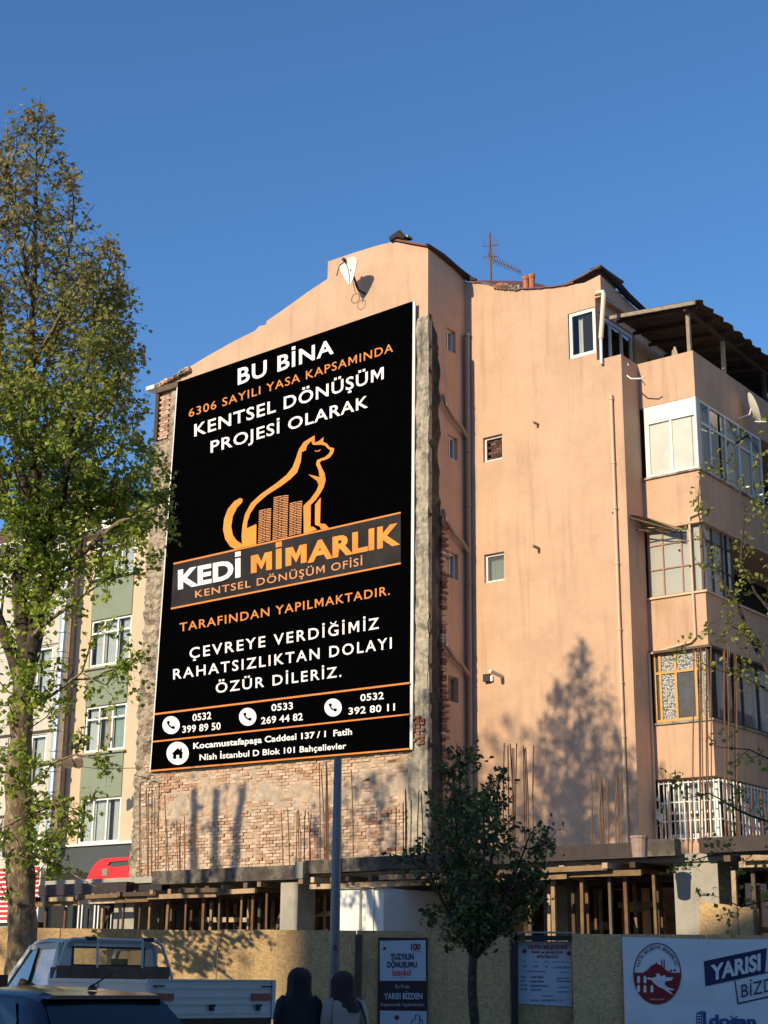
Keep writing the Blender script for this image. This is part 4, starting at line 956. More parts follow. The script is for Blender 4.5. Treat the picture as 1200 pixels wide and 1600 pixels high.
TS('YUZYILIN', (609.5, 1499), (646.5, 1499), 8.6, NAVY, .04); TS('DÖNUŞUMU', (605, 1511.5), (651.5, 1511.5), 8.4, NAVY, .04)
TS('İstanbul', (613, 1525), (642, 1523.5), 9.5, RED, .02); TS('100', (642, 1484.5), (657, 1484), 9.5, CRIM, .04, -.04)
TS('Bu Proje', (618, 1544), (640, 1544), 5.5, PWHT, .0); TS('YARISI BİZDEN', (600, 1561), (660, 1561), 9, PWHT, .03); TS('Kapsamında Yapılmaktadır.', (595, 1572), (664, 1572), 5.2, PWHT, .0)
mb = MB(); quad_px(mb, circ((601, 1482), 2.6, 12), c); quad_px(mb, circ((620, 1590), 4, 14), c); mb.build('emblem', CRIM, SG)
mb = MB(); stroke_px(mb, [(643, 1600), (643, 1595), (649, 1592), (649, 1585), (656, 1587), (656, 1600)], 1.2, c); stroke_px(mb, [(660, 1600), (660, 1594), (654, 1592)], 1.2, c); mb.build('skyline_print', NAVY, SG)
mb = MB(); stroke_px(mb, [(645, 1487), (660, 1487)], .8, c); stroke_px(mb, [(624, 1527), (632, 1528.5)], 1.2, c); mb.build('underline_print', RED, SG)
SP = thing('permit_sign', atY(853, 1570, YF), 'white building permit notice in the recess of the hoarding', 'sign')
o_ = YF + .12
def PS(off): return planefn(Vector((0, o_, 0)), nY, off)
mb = MB(); mb.poly([PS(0)(*p) for p in [(810, 1568), (894, 1573), (893, 1472), (810, 1470)]], Vector((0, .01, 0))); mb.build('plate', PWHT, SP)
t1 = PS(.004)
def TP(s, bl, br, h, m=NAVY, bo=.02): return text_px(s, bl, br, h, h, t1, m, SP, bo, .01)
TP('FATİH BELEDİYESİ', (826, 1483), (886, 1483.3), 5.8, CRIM, .04); TP('İMAR ve ŞEHİRCİLİK', (831, 1489.5), (880, 1490), 3.8, CRIM, .03); TP('MÜDÜRLÜĞÜ', (839, 1497), (872, 1497), 4.2, CRIM, .03)
for s, x, y, L, h in (('PAFTA', 816, 1502.6, 7, 1.6), ('ADA', 834, 1503, 5, 1.6), ('PARSEL', 850, 1503.4, 8, 1.6), ('RUHSAT TARİH / NO', 863, 1504, 28, 1.7), ('333', 817, 1511.5, 6, 3.2), ('1137', 832, 1511.7, 9, 3.2), ('3A', 852, 1512, 4, 3.2), ('31.12.2025  2025/112', 864, 1513, 28, 3.0),
                      ('YAPININ MÜELLİFLERİ', 821, 1519, 31, 2.2), ('YAPI SAHİBİ', 874, 1520.5, 13, 2.0), ('MİMARİ', 813, 1527.5, 9, 2.2), ('STATİK', 813, 1533.5, 8, 2.2), ('MEKANİK', 813, 1540.3, 11, 2.2), ('ELEKTRİK', 813, 1546.6, 11, 2.2),
                      ('AHMET ÖZDEN', 829, 1528.5, 20, 3.3), ('KADİR TURAN', 829, 1535.3, 21, 3.3), ('MUSTAFA KARTAŞ', 829, 1542, 28, 3.3), ('YASİN KURT', 829, 1548.5, 17, 3.3), ('MEHMET ÖZDEN', 870, 1530, 19, 2.6), ('VE HİSSEDARLARI', 868, 1534.5, 24, 2.6), ('YAPI MÜTEAHHİDİ', 872, 1543.5, 18, 2),
                      ('DOĞAN İNŞAAT', 870, 1551, 20, 2.4), ('YAPI DENETİM', 846, 1557.5, 17, 2.2), ('MAYSAL  YAPI DENETİM LTD.ŞTİ.', 829, 1564.5, 52, 3)):
    TP(s, (x, y), (x + L, y + L * .006), h, CRIM if y in (1519, 1557.5) else NAVY, .01)
mb = MB(); quad_px(mb, circ((819.5, 1486), 3.6, 14), t1); quad_px(mb, circ((889, 1489.5), 3.4, 14), t1); mb.build('emblem', CRIM, SP)
# banner
BN = thing('banner', atY(1090, 1600, YF - .03), 'large white tarpaulin banner with red oval crest and navy lettering, on the hoarding', 'banner')
xa, xb = xF(972), xF(1420); V = []; nx, nz = 120, 40
def wr(x, z): return .012 * noise.noise(Vector((x * 2.2, z * 3, 1))) + .010 * noise.noise(Vector((x * 1.3 + z * 2.2, z * 1.1 - x * 1.2, 4))) + .008 * math.exp(-(ZF - z) * 9) * math.sin(x * 9)
zt = ZF - .06
for j in range(nz + 1):
    for i in range(nx + 1):
        x = xa + (xb - xa) * i / nx; z = .3 + (zt + .012 * math.sin(x * 2.1) - .3) * j / nz; V.append((x, YF - .035 - wr(x, z), z))
mk('cloth', V, [(j * (nx + 1) + i, j * (nx + 1) + i + 1, (j + 1) * (nx + 1) + i + 1, (j + 1) * (nx + 1) + i) for j in range(nz) for i in range(nx)], TARP, BN, smooth=True)
def PBn(off):
    f = PF(.035)
    def g_(x, y):
        p = f(x, y); return Vector((p.x, YF - .035 - wr(p.x, p.z) - off, p.z))
    return g_
def sub_px(mb, pts, PL, n=8):
    poly_px(mb, pts, PL)
q1 = PBn(.010); q2 = PBn(.014); q3 = PBn(.018)
def ring(c, rx, ry, a0=0, a1=360, n=40): return [(c[0] + rx * math.cos(rad(a0 + (a1 - a0) * i / n)), c[1] - ry * math.sin(rad(a0 + (a1 - a0) * i / n))) for i in range(n + 1)]
cc_ = (1026.7, 1521.5)
def fan(mb, pts, PL, mid):                                       # dense fan keeps print on the wavy cloth
    n = len(pts); K = 6; V = []
    for k in range(1, K + 1): V += [PL(mid[0] + (x - mid[0]) * k / K, mid[1] + (y - mid[1]) * k / K) for x, y in pts]
    V.append(PL(*mid)); F = []
    for i in range(n):
        j = (i + 1) % n; F.append((i, j, K * n))
        for k in range(K - 1): F.append((k * n + i, k * n + j, (k + 1) * n + j, (k + 1) * n + i))
    mb.add(V, F)
mb = MB()
for r0_, r1_ in ((1.0, .965),):
    o1 = ring(cc_, 37.5, 48, 0, 360, 64); o2 = ring(cc_, 35.8, 46.2, 0, 360, 64)
    mb.add([q1(*p) for p in o1] + [q1(*p) for p in o2], [(i, i + 1, 66 + i, 65 + i) for i in range(64)])
low = ring(cc_, 35.9, 46.3, 178, 362, 40); fan(mb, low, q1, (1026.7, 1545))
dome = [(1004, 1520), (1012, 1515), (1017, 1509), (1024, 1506), (1025.5, 1503), (1027, 1506), (1034, 1509), (1039, 1515), (1046, 1519), (1050, 1521)]
fan(mb, dome, q1, (1027, 1517))
for x in (1033.5, 1037.5): fan(mb, [(x - .8, 1518), (x - .8, 1502), (x, 1497), (x + .8, 1502), (x + .8, 1518)], q1, (x, 1508))
fan(mb, circ((1048, 1517), 2.2, 10), q1, (1048, 1517)); fan(mb, circ((1054, 1516), 2.0, 10), q1, (1054, 1516))
mb.build('crest', CRIM, BN)
mb = MB()
for x, y in ((997.5, 1530), (1007.5, 1530), (997.5, 1544), (1007.5, 1544.5), (1018.5, 1544.5)): fan(mb, [(x - 2.3, y + 6), (x - 2.3, y - 3), (x, y - 6), (x + 2.3, y - 3), (x + 2.3, y + 6)], q2, (x, y))
sub_px(mb, [(1011, 1527), (1019, 1528), (1026, 1526), (1024, 1522), (1029, 1521), (1033, 1526), (1038, 1523), (1040, 1527), (1052, 1527), (1049, 1532), (1040, 1533), (1038, 1538), (1044, 1543), (1054, 1546), (1050, 1548), (1044, 1546), (1053, 1555), (1046, 1552), (1036, 1545), (1029, 1542), (1022, 1537), (1017, 1531), (1011, 1530)], q3)
mb.build('crest_figure', TARP, BN)
s = 'FATİH BELEDİYE BAŞKANLIĞI'; mb = MB()
for i, ch in enumerate(s):
    if ch == ' ': continue
    an = 162 - i * 144 / (len(s) - 1); v, f, wd = glyph(ch, .02); ca, sa = math.cos(rad(an)), math.sin(rad(an)); h = 5.0
    px0, py0 = cc_[0] + 29.0 * ca, cc_[1] - 38.5 * sa
    tx, ty = 29 * sa, 38.5 * ca; L = math.hypot(tx, ty); tx /= L; ty /= L; ox, oy = ty, -tx
    if ox * ca - oy * sa < 0: ox, oy = -ox, -oy
    mb.add([q2(px0 + tx * (a - wd / 2) * h / .682 * .8 + ox * b * h / .682, py0 + ty * (a - wd / 2) * h / .682 * .8 + oy * b * h / .682) for a, b in v], f)
mb.build('crest_lettering', NAVY, BN)
text_px('KURULUŞ 1984', (1015.5, 1562.5), (1037.5, 1562.5), 2.2, 2.2, q3, TARP, BN, .0, .02)
mb = MB()
def grid_quad(mb, p, PL, n=10):
    V = []
    for j in range(n + 1):
        for i in range(n + 1):
            a, b = i / n, j / n; x = (p[0][0] * (1 - a) + p[1][0] * a) * (1 - b) + (p[3][0] * (1 - a) + p[2][0] * a) * b; y = (p[0][1] * (1 - a) + p[1][1] * a) * (1 - b) + (p[3][1] * (1 - a) + p[2][1] * a) * b
            V.append(PL(x, y))
    mb.add(V, [(j * (n + 1) + i, j * (n + 1) + i + 1, (j + 1) * (n + 1) + i + 1, (j + 1) * (n + 1) + i) for j in range(n) for i in range(n)])
grid_quad(mb, [(1102, 1541), (1195, 1521), (1198, 1481), (1099.5, 1502)], q1); grid_quad(mb, [(1147.5, 1532), (1149, 1531.6), (1154, 1567), (1152, 1569)], q1, 4); grid_quad(mb, [(1152, 1569.5), (1260, 1545), (1260, 1542.5), (1152, 1567)], q1, 8)
grid_quad(mb, [(1195, 1521), (1300, 1499), (1300, 1497), (1195, 1519)], q1, 6)
mb.build('slogan_box', NAVY, BN)
text_px('YARISI', (1110, 1531.5), (1188, 1515), 22, 24, q3, TARP, BN, .04, .0)
text_px('BİZDEN', (1158, 1559), (1238, 1541), 20, 21, q3, NAVY, BN, .0, .03)
text_px('doğan', (1107.5, 1602), (1181, 1604), 16, 16, q2, BLUE, BN, .045, .0)
mb = MB(); grid_quad(mb, [(1087.5, 1608), (1096.5, 1608), (1096.5, 1579), (1087.5, 1583)], q1, 4); grid_quad(mb, [(1098, 1608), (1103, 1608), (1103, 1581), (1098, 1579)], q1, 4); mb.build('building_logo', BLUE, BN)
mb = MB()
for r_ in range(4):
    for c_ in range(2): x, y = 1090 + c_ * 3.6, 1586 + r_ * 4.6; grid_quad(mb, [(x - 1, y + 1.4), (x + 1, y + 1.2), (x + 1, y - 1.4), (x - 1, y - 1.2)], q3, 2)
mb.build('logo_windows', TARP, BN)
# ================================================================== LAMP POST
LP = thing('lamp_post', atY(522, 1600, 21), 'plain round grey steel post standing in front of the hoarding', 'post')
pl = atY(522.5, 1500, 21.0); pl.z = 0; WM[LP] = pl; LP.location = pl
zt_ = atY(523, 1184, 21.0).z
MB().tube([pl, pl + Z * 2.0, pl + Z * zt_], [.075, .066, .052], 18).build('shaft', POLE, LP, smooth=True)
MB().tube([pl + Z * zt_, pl + Z * (zt_ + .012)], .055, 18).build('cap', POLE, LP)
MB().box(pl.x - .16, pl.x + .16, pl.y - .16, pl.y + .16, .0, .025).build('base_plate', POLE, LP)
MB().box(pl.x - .035, pl.x + .02, pl.y - .072, pl.y - .066, 1.45, 1.55).build('sticker', WHITE, LP)
MB().box(pl.x - .02, pl.x + .035, pl.y - .072, pl.y - .066, 1.86, 1.93).build('sticker', PAVE, LP)

# ================================================================== TREES
def wander(rs, d, k): return (d + Vector((rs.gauss(0, k), rs.gauss(0, k), rs.gauss(0, k)))).normalized()
class Tree:
    def __init__(s, seed, inside): s.rs = random.Random(seed); s.inside = inside; s.tw = MB(); s.br = MB(); s.L = []; s.N_ = 0
    def grow(s, p, d, length, r, lev, maxlev, up=.08, wig=.22, nchild=(3, 5), leafp=.9, seg=.22, leafstep=.05, spread=(35, 60), shrink=(.42, .66)):
        rs = s.rs; n = max(2, int(length / seg)); pts = [p.copy()]; ok = True
        for i in range(n):
            d = wander(rs, d, wig); d = (d + Z * up).normalized(); p = p + d * (length / n)
            if not s.inside(p): ok = False; break
            pts.append(p.copy())
        if len(pts) < 2: return
        rr = [r * (1 - .75 * i / (len(pts) - 1)) for i in range(len(pts))]
        (s.br if lev < maxlev - 1 else s.tw).tube(pts, rr, 6 if lev < maxlev - 1 else 3, cap=False)
        if lev >= maxlev - 1 or (lev >= maxlev - 2 and rs.random() < .5):
            for a, b in zip(pts, pts[1:]):
                q = int((b - a).length / leafstep)
                for k in range(q):
                    if rs.random() < leafp: s.L.append((a.lerp(b, rs.random()) + Vector((rs.gauss(0, .035), rs.gauss(0, .035), rs.gauss(0, .035)))))
        if lev < maxlev:
            m = rs.randint(*nchild)
            for k in range(m):
                i = min(len(pts) - 2, int(len(pts) * (.2 + .8 * (k + rs.random()) / m))); a = pts[i]; t = (pts[i + 1] - a).normalized()
                an = rs.uniform(0, 6.283); o = t.orthogonal().normalized(); o = Matrix.Rotation(an, 3, t) @ o; sp = rad(rs.uniform(*spread))
                s.grow(a, (t * math.cos(sp) + o * math.sin(sp)).normalized(), length * rs.uniform(*shrink), r * .5, lev + 1, maxlev, up, wig, nchild, leafp, seg * .8, leafstep, spread, shrink)
    def limb(s, pts, rs_, n=9, rough_=.0, every=.45, tl=(.5, 1.2), tr_=.02, maxlev=2, start=0., **kw):
        """a thick limb through given points, twigs along it; returns mesh builder"""
        P = []; R = []
        for i in range(len(pts) - 1):
            L = (pts[i + 1] - pts[i]).length; m = max(1, int(L / .18))
            for k in range(m):
                f = k / m; P.append(pts[i].lerp(pts[i + 1], f)); R.append(rs_[i] * (1 - f) + rs_[i + 1] * f)
        P.append(pts[-1]); R.append(rs_[-1])
        P = [p + noise.noise_vector(p * 1.3) * .05 for p in P]; R = [r * (1 + rough_ * noise.noise(p * 2.7)) for r, p in zip(R, P)]
        mb = MB(); mb.tube(P, R, n, cap=True)
        acc = 0; tot = sum((b - a).length for a, b in zip(P, P[1:])); run = 0
        for a, b in zip(P, P[1:]):
            acc += (b - a).length; run += (b - a).length
            if acc > every and run / tot > start:
                acc = 0; t = (b - a).normalized(); o = Matrix.Rotation(s.rs.uniform(0, 6.283), 3, t) @ t.orthogonal().normalized(); sp = rad(s.rs.uniform(40, 75))
                s.grow(b, (t * math.cos(sp) + o * math.sin(sp)).normalized(), s.rs.uniform(*tl), tr_, 0, maxlev, **kw)
        return mb
    def leaves(s, name, size, m, parent, jit=.3, aspect=.8, keep=1.):
        rs = s.rs; V = []; F = []
        for p in s.L:
            if rs.random() > (keep(p) if callable(keep) else keep): continue
            l_ = size * rs.uniform(1 - jit, 1 + jit)
            d = Vector((rs.gauss(0, 1), rs.gauss(0, 1), rs.gauss(0, .7))).normalized(); o = d.orthogonal().normalized(); o = Matrix.Rotation(rs.uniform(0, 6.28), 3, d) @ o; nn = d.cross(o)
            a = p; b = p + d * l_ * .5 + o * l_ * aspect * .5 + nn * l_ * .12; c = p + d * l_; e = p + d * l_ * .5 - o * l_ * aspect * .5 + nn * l_ * .12
            k = len(V); V += [a, b, c, e]; F += [(k, k + 1, k + 2), (k, k + 2, k + 3)]
        s.N_ = len(V) // 4
        o_ = mk(name, V, F, m, parent); return tag(o_, kind='stuff')
def PY(Y, *pts): return [atY(x, y, Y + (dy[0] if dy else 0)) for x, y, *dy in pts]

YT = 23.2
prof_z = [2.6, 4, 6, 8, 9.5, 11, 12.4, 13.6, 14.9, 15.8]; prof_r = [.6, 1.95, 2.3, 2.55, 2.3, 1.9, 1.6, 1.15, .6, .25]
TX = atY(37, 1455, YT).x
def in_big(p):
    r = float(np.interp(p.z, prof_z, prof_r)); q = math.atan2(p.y - YT, p.x - TX)
    r *= 1 + .32 * noise.noise(Vector((math.cos(q) * 1.6, math.sin(q) * 1.6, p.z * .55)))
    cx = TX - .3 - (p.z - 8) * .06 * (1 if p.z > 8 else 0)
    return math.hypot((p.x - cx) * (1 if p.x > cx else .55), (p.y - YT) * .8) < r and p.z > 2.5 and p.x < -3.42
bt = thing('plane_tree', (TX, YT, 0), 'tall plane tree with forked mottled trunk and spring leaves at the left', 'tree', 'plane trees along the street')
T1 = Tree(11, in_big)
low = dict(nchild=(2, 4), leafp=.8, leafstep=.045, wig=.28, up=-.02)
hi = dict(nchild=(3, 5), leafp=.85, leafstep=.036, wig=.2, up=.07)
base = Vector((TX, YT, 0))
mb = T1.limb([base, base + Z * 1.0] + PY(YT, (36, 1455), (30, 1330), (28, 1220), (32, 1130), (38, 1040)), [.33, .265, .225, .205, .19, .18, .15], 14, .3, .075, (.35, 1.0), .012, 2, .36, **low)
mb.build('trunk', BARKP, bt, smooth=True)
limbs = [([(38, 1040), (31, 940), (31, 897), (48, 858), (56, 818), (54, 700, .2), (50, 600, .3), (54, 400, .2), (58, 190)], [.13, .12, .11, .10, .09, .07, .055, .035, .008]),
         ([(38, 1045), (66, 940), (79, 897), (68, 863), (73, 821), (93, 793), (112, 700, -.4), (128, 600, -.6), (150, 500, -.5), (168, 430, -.4)], [.15, .13, .12, .10, .09, .08, .06, .045, .03, .01]),
         ([(50, 850), (42, 776), (20, 680, .6), (5, 560, .8), (-5, 430, .6), (-10, 330, .3)], [.08, .07, .06, .05, .03, .01]),
         ([(36, 1080), (12, 1010), (-8, 960), (-40, 850), (-60, 700), (-80, 520), (-90, 400)], [.11, .1, .09, .08, .06, .04, .015]),
         ([(73, 821), (110, 770, .7), (160, 720, 1.2), (205, 690, 1.3)], [.06, .05, .035, .012]),
         ([(112, 700, -.4), (150, 660, -.7), (190, 600, -.9), (205, 560, -.9)], [.05, .04, .025, .01]),
         ([(56, 640, .2), (85, 520, .9), (105, 400, 1.1), (118, 300, .9)], [.05, .04, .025, .008]),
         ([(79, 900), (130, 860, -.5), (185, 815, -.8), (232, 800, -.9)], [.05, .04, .03, .01]),
         ([(45, 1000), (90, 960, -.7), (130, 930, -1), (165, 905, -1.1)], [.04, .03, .02, .008]),
         ([(54, 560, .2), (90, 500, -.6), (130, 440, -1.0), (150, 380, -1.0)], [.04, .03, .02, .008]),
         ([(30, 1200), (80, 1190, -.6), (120, 1180, -.9), (190, 1195, -1.1)], [.03, .022, .015, .006]),
         ([(32, 1330), (80, 1345, -.5), (120, 1370, -.8), (160, 1390, -.9)], [.03, .02, .012, .005]),
         ([(54, 480, .2), (30, 380, -.5), (15, 280, -.6), (8, 190, -.4)], [.04, .03, .02, .006])]
limbs += [([(30, 1260), (65, 1235, -.5), (100, 1275, -.8), (140, 1300, -.9)], [.03, .02, .012, .005]), ([(36, 1120), (85, 1085, -.5), (130, 1050, -.8), (165, 1070, -1.0)], [.035, .025, .015, .006]), ([(48, 980), (95, 900, .3), (140, 860, .5), (185, 850, .6)], [.04, .03, .02, .008]),
         ([(68, 863), (120, 800, .2), (170, 770, .4), (225, 770, .3)], [.045, .035, .025, .008]),
         ([(54, 700, .2), (100, 620, .8), (150, 590, 1.3), (195, 600, 1.2)], [.045, .035, .025, .008]),
         ([(150, 520, -.6), (175, 470, -.2), (192, 430, 0)], [.025, .015, .006]),
         ([(56, 820), (20, 790, -.8), (0, 740, -1.3), (-20, 650, -1.5)], [.04, .03, .02, .008])]
for i, (pp, rr) in enumerate(limbs):
    k = low if i in (7, 8, 10, 11, 13, 14) else hi
    lw_ = i in (10, 11, 8)
    m_ = T1.limb(PY(YT, *pp), rr, 9, .15, .30 if lw_ else .17, (.3, .7) if lw_ else (.7, 1.6), .014, 2, .1, **k)
    m_.build('limb', BARKD if i < 4 else BARKP, bt, smooth=True)
tag(T1.br.build('branches', BARKD, bt), kind='stuff'); tag(T1.tw.build('twigs', BARKD, bt), kind='stuff')
T1.leaves('foliage', .09, LEAFB, bt, keep=lambda p: float(np.interp(p.z, [5, 8, 10.3, 12, 14], [1, 1, .85, .42, .36])))
print('big tree leaves', T1.N_)

# small dark tree in front of the hoarding
YS = 20.0; SX = atY(740, 1500, YS).x
st = thing('street_tree', (SX, YS, 0), 'small dark glossy street tree with slim trunk in front of the hoarding', 'tree')
def in_small(p):
    r = float(np.interp(p.z, [1.6, 2.0, 2.6, 3.3, 3.9, 4.25, 4.55], [.35, .85, 1.15, 1.22, 1.05, .65, .12]))
    r *= 1 + .45 * noise.noise(Vector((p.x * 1.7, p.y * 1.7, p.z * 1.6 + 9)))
    return math.hypot(p.x - SX, p.y - YS) < r
T2 = Tree(5, in_small)
b_ = Vector((SX, YS, 0))
T2.limb([b_, b_ + Vector((.01, 0, 1.)), b_ + Vector((-.01, 0, 1.85))], [.075, .062, .058], 10, .1, 99).build('trunk', BARKD, st, smooth=True)
kw = dict(nchild=(3, 4), leafp=.9, leafstep=.042, wig=.3, up=.05)
for k in range(9):
    an = k * 2.4; rr = random.Random(k).uniform(.5, 1.0); top_ = b_ + Vector((math.cos(an) * rr, math.sin(an) * rr, 2.9 + (k % 4) * .38))
    T2.limb([b_ + Z * 1.75, b_ + Vector((math.cos(an) * rr * .5, math.sin(an) * rr * .5, 2.3)), top_], [.035, .025, .008], 6, .1, .14, (.35, .8), .009, 2, .05, **kw).build('limb', BARKD, st, smooth=True)
T2.limb([b_ + Vector((0, 0, 2.2)), b_ + Vector((-.12, 0, 3.5)), b_ + Vector((-.2, 0, 4.45))], [.03, .02, .006], 6, .1, .14, (.3, .6), .008, 2, 0, **kw).build('limb', BARKD, st, smooth=True)
tag(T2.br.build('branches', BARKD, st), kind='stuff'); tag(T2.tw.build('twigs', BARKD, st), kind='stuff')
T2.leaves('foliage', .085, LEAFD, st, aspect=.6); print('small', T2.N_)

# sparse tree reaching in from the right
YR = 22.0
rt = thing('bare_branched_tree', (atY(1330, 1500, YR).x, YR, 0), 'sparse young tree reaching in from the right edge in front of the balconies', 'tree')
T3 = Tree(21, lambda p: True)
RX = atY(1330, 1500, YR).x
T3.limb([Vector((RX, YR, 0)), Vector((RX - .03, YR, 2.0))] + PY(YR, (1305, 1330), (1290, 1180), (1275, 1000)), [.15, .13, .11, .09, .065], 10, .12, 99).build('trunk', BARKD, rt, smooth=True)
kw = dict(nchild=(2, 4), leafp=.85, leafstep=.033, wig=.26, up=.03, seg=.14)
for pp, rr in (([(1290, 1190), (1240, 1130), (1195, 1045), (1150, 940), (1105, 870), (1090, 800), (1092, 748)], [.05, .045, .035, .027, .018, .01, .005]),
               ([(1285, 1170), (1225, 1095), (1165, 1060), (1110, 1040), (1075, 1028)], [.03, .022, .015, .01, .004]),
               ([(1300, 1330), (1210, 1335), (1150, 1330), (1105, 1338), (1060, 1352)], [.028, .02, .014, .009, .004]),
               ([(1300, 1320), (1215, 1290), (1150, 1262), (1105, 1240), (1070, 1250)], [.028, .02, .014, .009, .004]),
               ([(1275, 1010), (1225, 980), (1180, 930), (1158, 880), (1165, 800), (1150, 735), (1148, 700)], [.03, .024, .02, .015, .012, .008, .004]),
               ([(1280, 1080), (1220, 1020), (1170, 990), (1120, 970)], [.025, .018, .01, .005]),
               ([(1270, 900), (1230, 860), (1190, 810), (1175, 740), (1185, 690)], [.025, .018, .012, .008, .004]),
               ([(1285, 1250), (1225, 1200), (1170, 1170), (1120, 1165)], [.025, .018, .01, .004]),
               ([(1300, 1400), (1220, 1400), (1160, 1420), (1120, 1400)], [.02, .014, .01, .004])):
    T3.limb(PY(YR, *pp), rr, 7, .1, .16, (.2, .55), .006, 1, .1, **kw).build('limb', BARKD, rt, smooth=True)
tag(T3.br.build('branches', BARKD, rt), kind='stuff'); tag(T3.tw.build('twigs', BARKD, rt), kind='stuff')
T3.leaves('foliage', .075, LEAFR, rt, keep=.6); print('right', T3.N_)

# street trees further up the road on the left (they throw the dappled shade on the walls)
def shade_tree(x, y, h, R, seed, stems, label, zlow=3., keep=1., dens=.26, lf=.16, mshare=None):
    t = thing('plane_tree', (x, y, 0), label, 'tree', 'plane trees along the street')
    def ins(p): return math.hypot(p.x - x, p.y - y) < R * float(np.interp(p.z, [zlow, zlow + 1.2, h - 1.2, h], [.5, 1, .9, .2])) * (1 + .4 * noise.noise(p * .6)) and p.z > zlow - .5
    TT = Tree(seed, ins); rs = TT.rs
    for k in range(stems):
        an = k * 2.39 + seed; lean = rs.uniform(.3, .75) * R
        q = [Vector((x, y, 0)), Vector((x + .1 * math.cos(an), y + .1 * math.sin(an), 2.2)), Vector((x + lean * .45 * math.cos(an), y + lean * .45 * math.sin(an), h * .5)), Vector((x + lean * math.cos(an), y + lean * math.sin(an), h * .93))]
        TT.limb(q, [.2, .17, .12, .02], 8, .1, dens, (.8, 2.0), .02, 2, .3, nchild=(2, 4), leafp=.5, leafstep=.12, wig=.22, up=.04, seg=.35).build('limb' if k else 'trunk', BARKD, t, smooth=True)
    if TT.br.V: tag(TT.br.build('branches', BARKD, t), kind='stuff')
    tag(TT.tw.build('twigs', BARKD, t), kind='stuff'); TT.leaves('foliage', lf, LEAFB, t, keep=keep); print('shade', TT.N_); return t
def sunward(u, d, z, t): p = B(u, d, z) + sd * (t / math.cos(rad(SUN_EL))); return p

p = sunward(-5.9, 0, 5.0, 15.0)
p2_ = sunward(.8, D2, 5.3, 25); shade_tree(p2_.x, p2_.y, p2_.z + 2.0, 1.7, 3, 4, 'plane tree up the street left of the big tree, out of view', p2_.z - 2.4, 1.0)
q_ = sunward(-1.6, 0, 5.0, 16.0); shade_tree(q_.x, q_.y, q_.z + .8, 2.3, 8, 4, 'second plane tree up the street, out of view', q_.z - 3.4, .9, .25)
tt = thing('plane_tree', (p.x, p.y, 0), 'plane tree with three bare stems up the street, out of view', 'tree', 'plane trees along the street')
TT = Tree(31, lambda q: q.z > 5 and math.hypot(q.x - p.x, q.y - p.y) < 2.4)
for k in (-1, 0, 1):
    o = Vector((AX.y, -AX.x, 0)) * (k * .62)
    TT.limb([Vector((p.x, p.y, 0)) + o * .6, Vector((p.x, p.y, 5)) + o * .8, Vector((p.x, p.y, 10.0)) + o * 1.0, Vector((p.x, p.y, 12.9)) + o * 1.3], [.22, .2, .17, .12], 10, .1, .5, (.6, 1.5), .02, 1, .7, nchild=(2, 3), leafp=.4, leafstep=.12, seg=.3).build('trunk', BARKD, tt, smooth=True)
TT.leaves('foliage', .16, LEAFB, tt)
shade_tree(-14.2, 13.6, 9.6, 2.6, 41, 4, 'leafy plane tree beside the road, out of view on the left', 4.2, 1., .3)

# buildings on the other side of the street keep the pavement in shade
OB = thing('apartment_building', (-30, -20, 0), 'five storey apartment building across the street behind the viewer', 'building')
LB = 45.0; hB = 3.35 + LB * math.tan(rad(SUN_EL)); yb = YF + AX.y * LB; xl = xF(450) + AX.x * LB
OB.location = (xl + 24, yb - 7, 0); WM[OB] = Vector(OB.location)
MB().box(xl, xl + 48, yb - 13, yb, 0, hB - .4).build('wall', CREAM, OB)
MB().box(xl - .02, xl + 48, yb - 13, yb + .02, hB - .4, hB).build('cornice', WHITE, OB)
mb = MB()
for k in range(5):
    for j in range(15): c = xl + 1.2 + j * 3.1; MB().box(c, c + 1.4, yb - .02, yb + .03, 1.2 + k * 3.2, 2.8 + k * 3.2).build('window', BLACKM, OB)
RB = thing('apartment_building', B(16, -18, ZG), 'plain unseen apartment building right of the view, added to cut the sky fill', 'building')  # added out of view: darkens the shaded faces and the window reflections
MB(B).box(10, 22, -34, -5, ZG, 18).build('wall', CREAM, RB); MB(B).box(9.8, 22.2, -34, -4.8, 18, 18.4).build('cornice', WHITE, RB)
for k in range(5):
    for j in range(6): MB(B).box(9.96, 10.02, -28 + j * 3.3, -26.4 + j * 3.3, 1.6 + k * 2.8, 3.1 + k * 2.8).build('window', BLACKM, RB)
# lower house further along gives broken light on the left part of the hoarding

# ================================================================== PICKUP TRUCK
TRP = mat('truck_white_paint', (.50, .52, .52), .35, .04, 3, .2, (.25, .23, .2)); TRD = mat('black_rubber', (.02, .02, .02), .8); REFL = mat('dull_red_reflector', (.28, .03, .02), .4)
def frame(o, hd):
    h = Vector((-math.sin(rad(hd)), math.cos(rad(hd)), 0)); r = Vector((h.y, -h.x, 0)); return lambda a, b, c: o + h * a + r * b + Z * c
def loft(mb, fr, secs, close=True):
    """secs: list of (a, [(b,z),...]) equal counts"""
    n = len(secs[0][1]); V = []; F = []
    for a, pts in secs: V += [fr(a, b, z) for b, z in pts]
    for i in range(len(secs) - 1):
        for k in range(n if close else n - 1): F.append((i * n + k, i * n + (k + 1) % n, (i + 1) * n + (k + 1) % n, (i + 1) * n + k))
    F.append(tuple(range(n - 1, -1, -1))); F.append(tuple((len(secs) - 1) * n + k for k in range(n))); mb.add(V, F)
t0 = atY(232, 1535, 18.4); t0.z = 0; W_ = 1.75
tf = frame(t0, 38)                                       # a forwards, b right from the left rear corner
TK = thing('pickup_truck', tf(2, .9, 0), 'white single cab dropside pickup truck parked before the hoarding', 'truck')
TH = 1.475
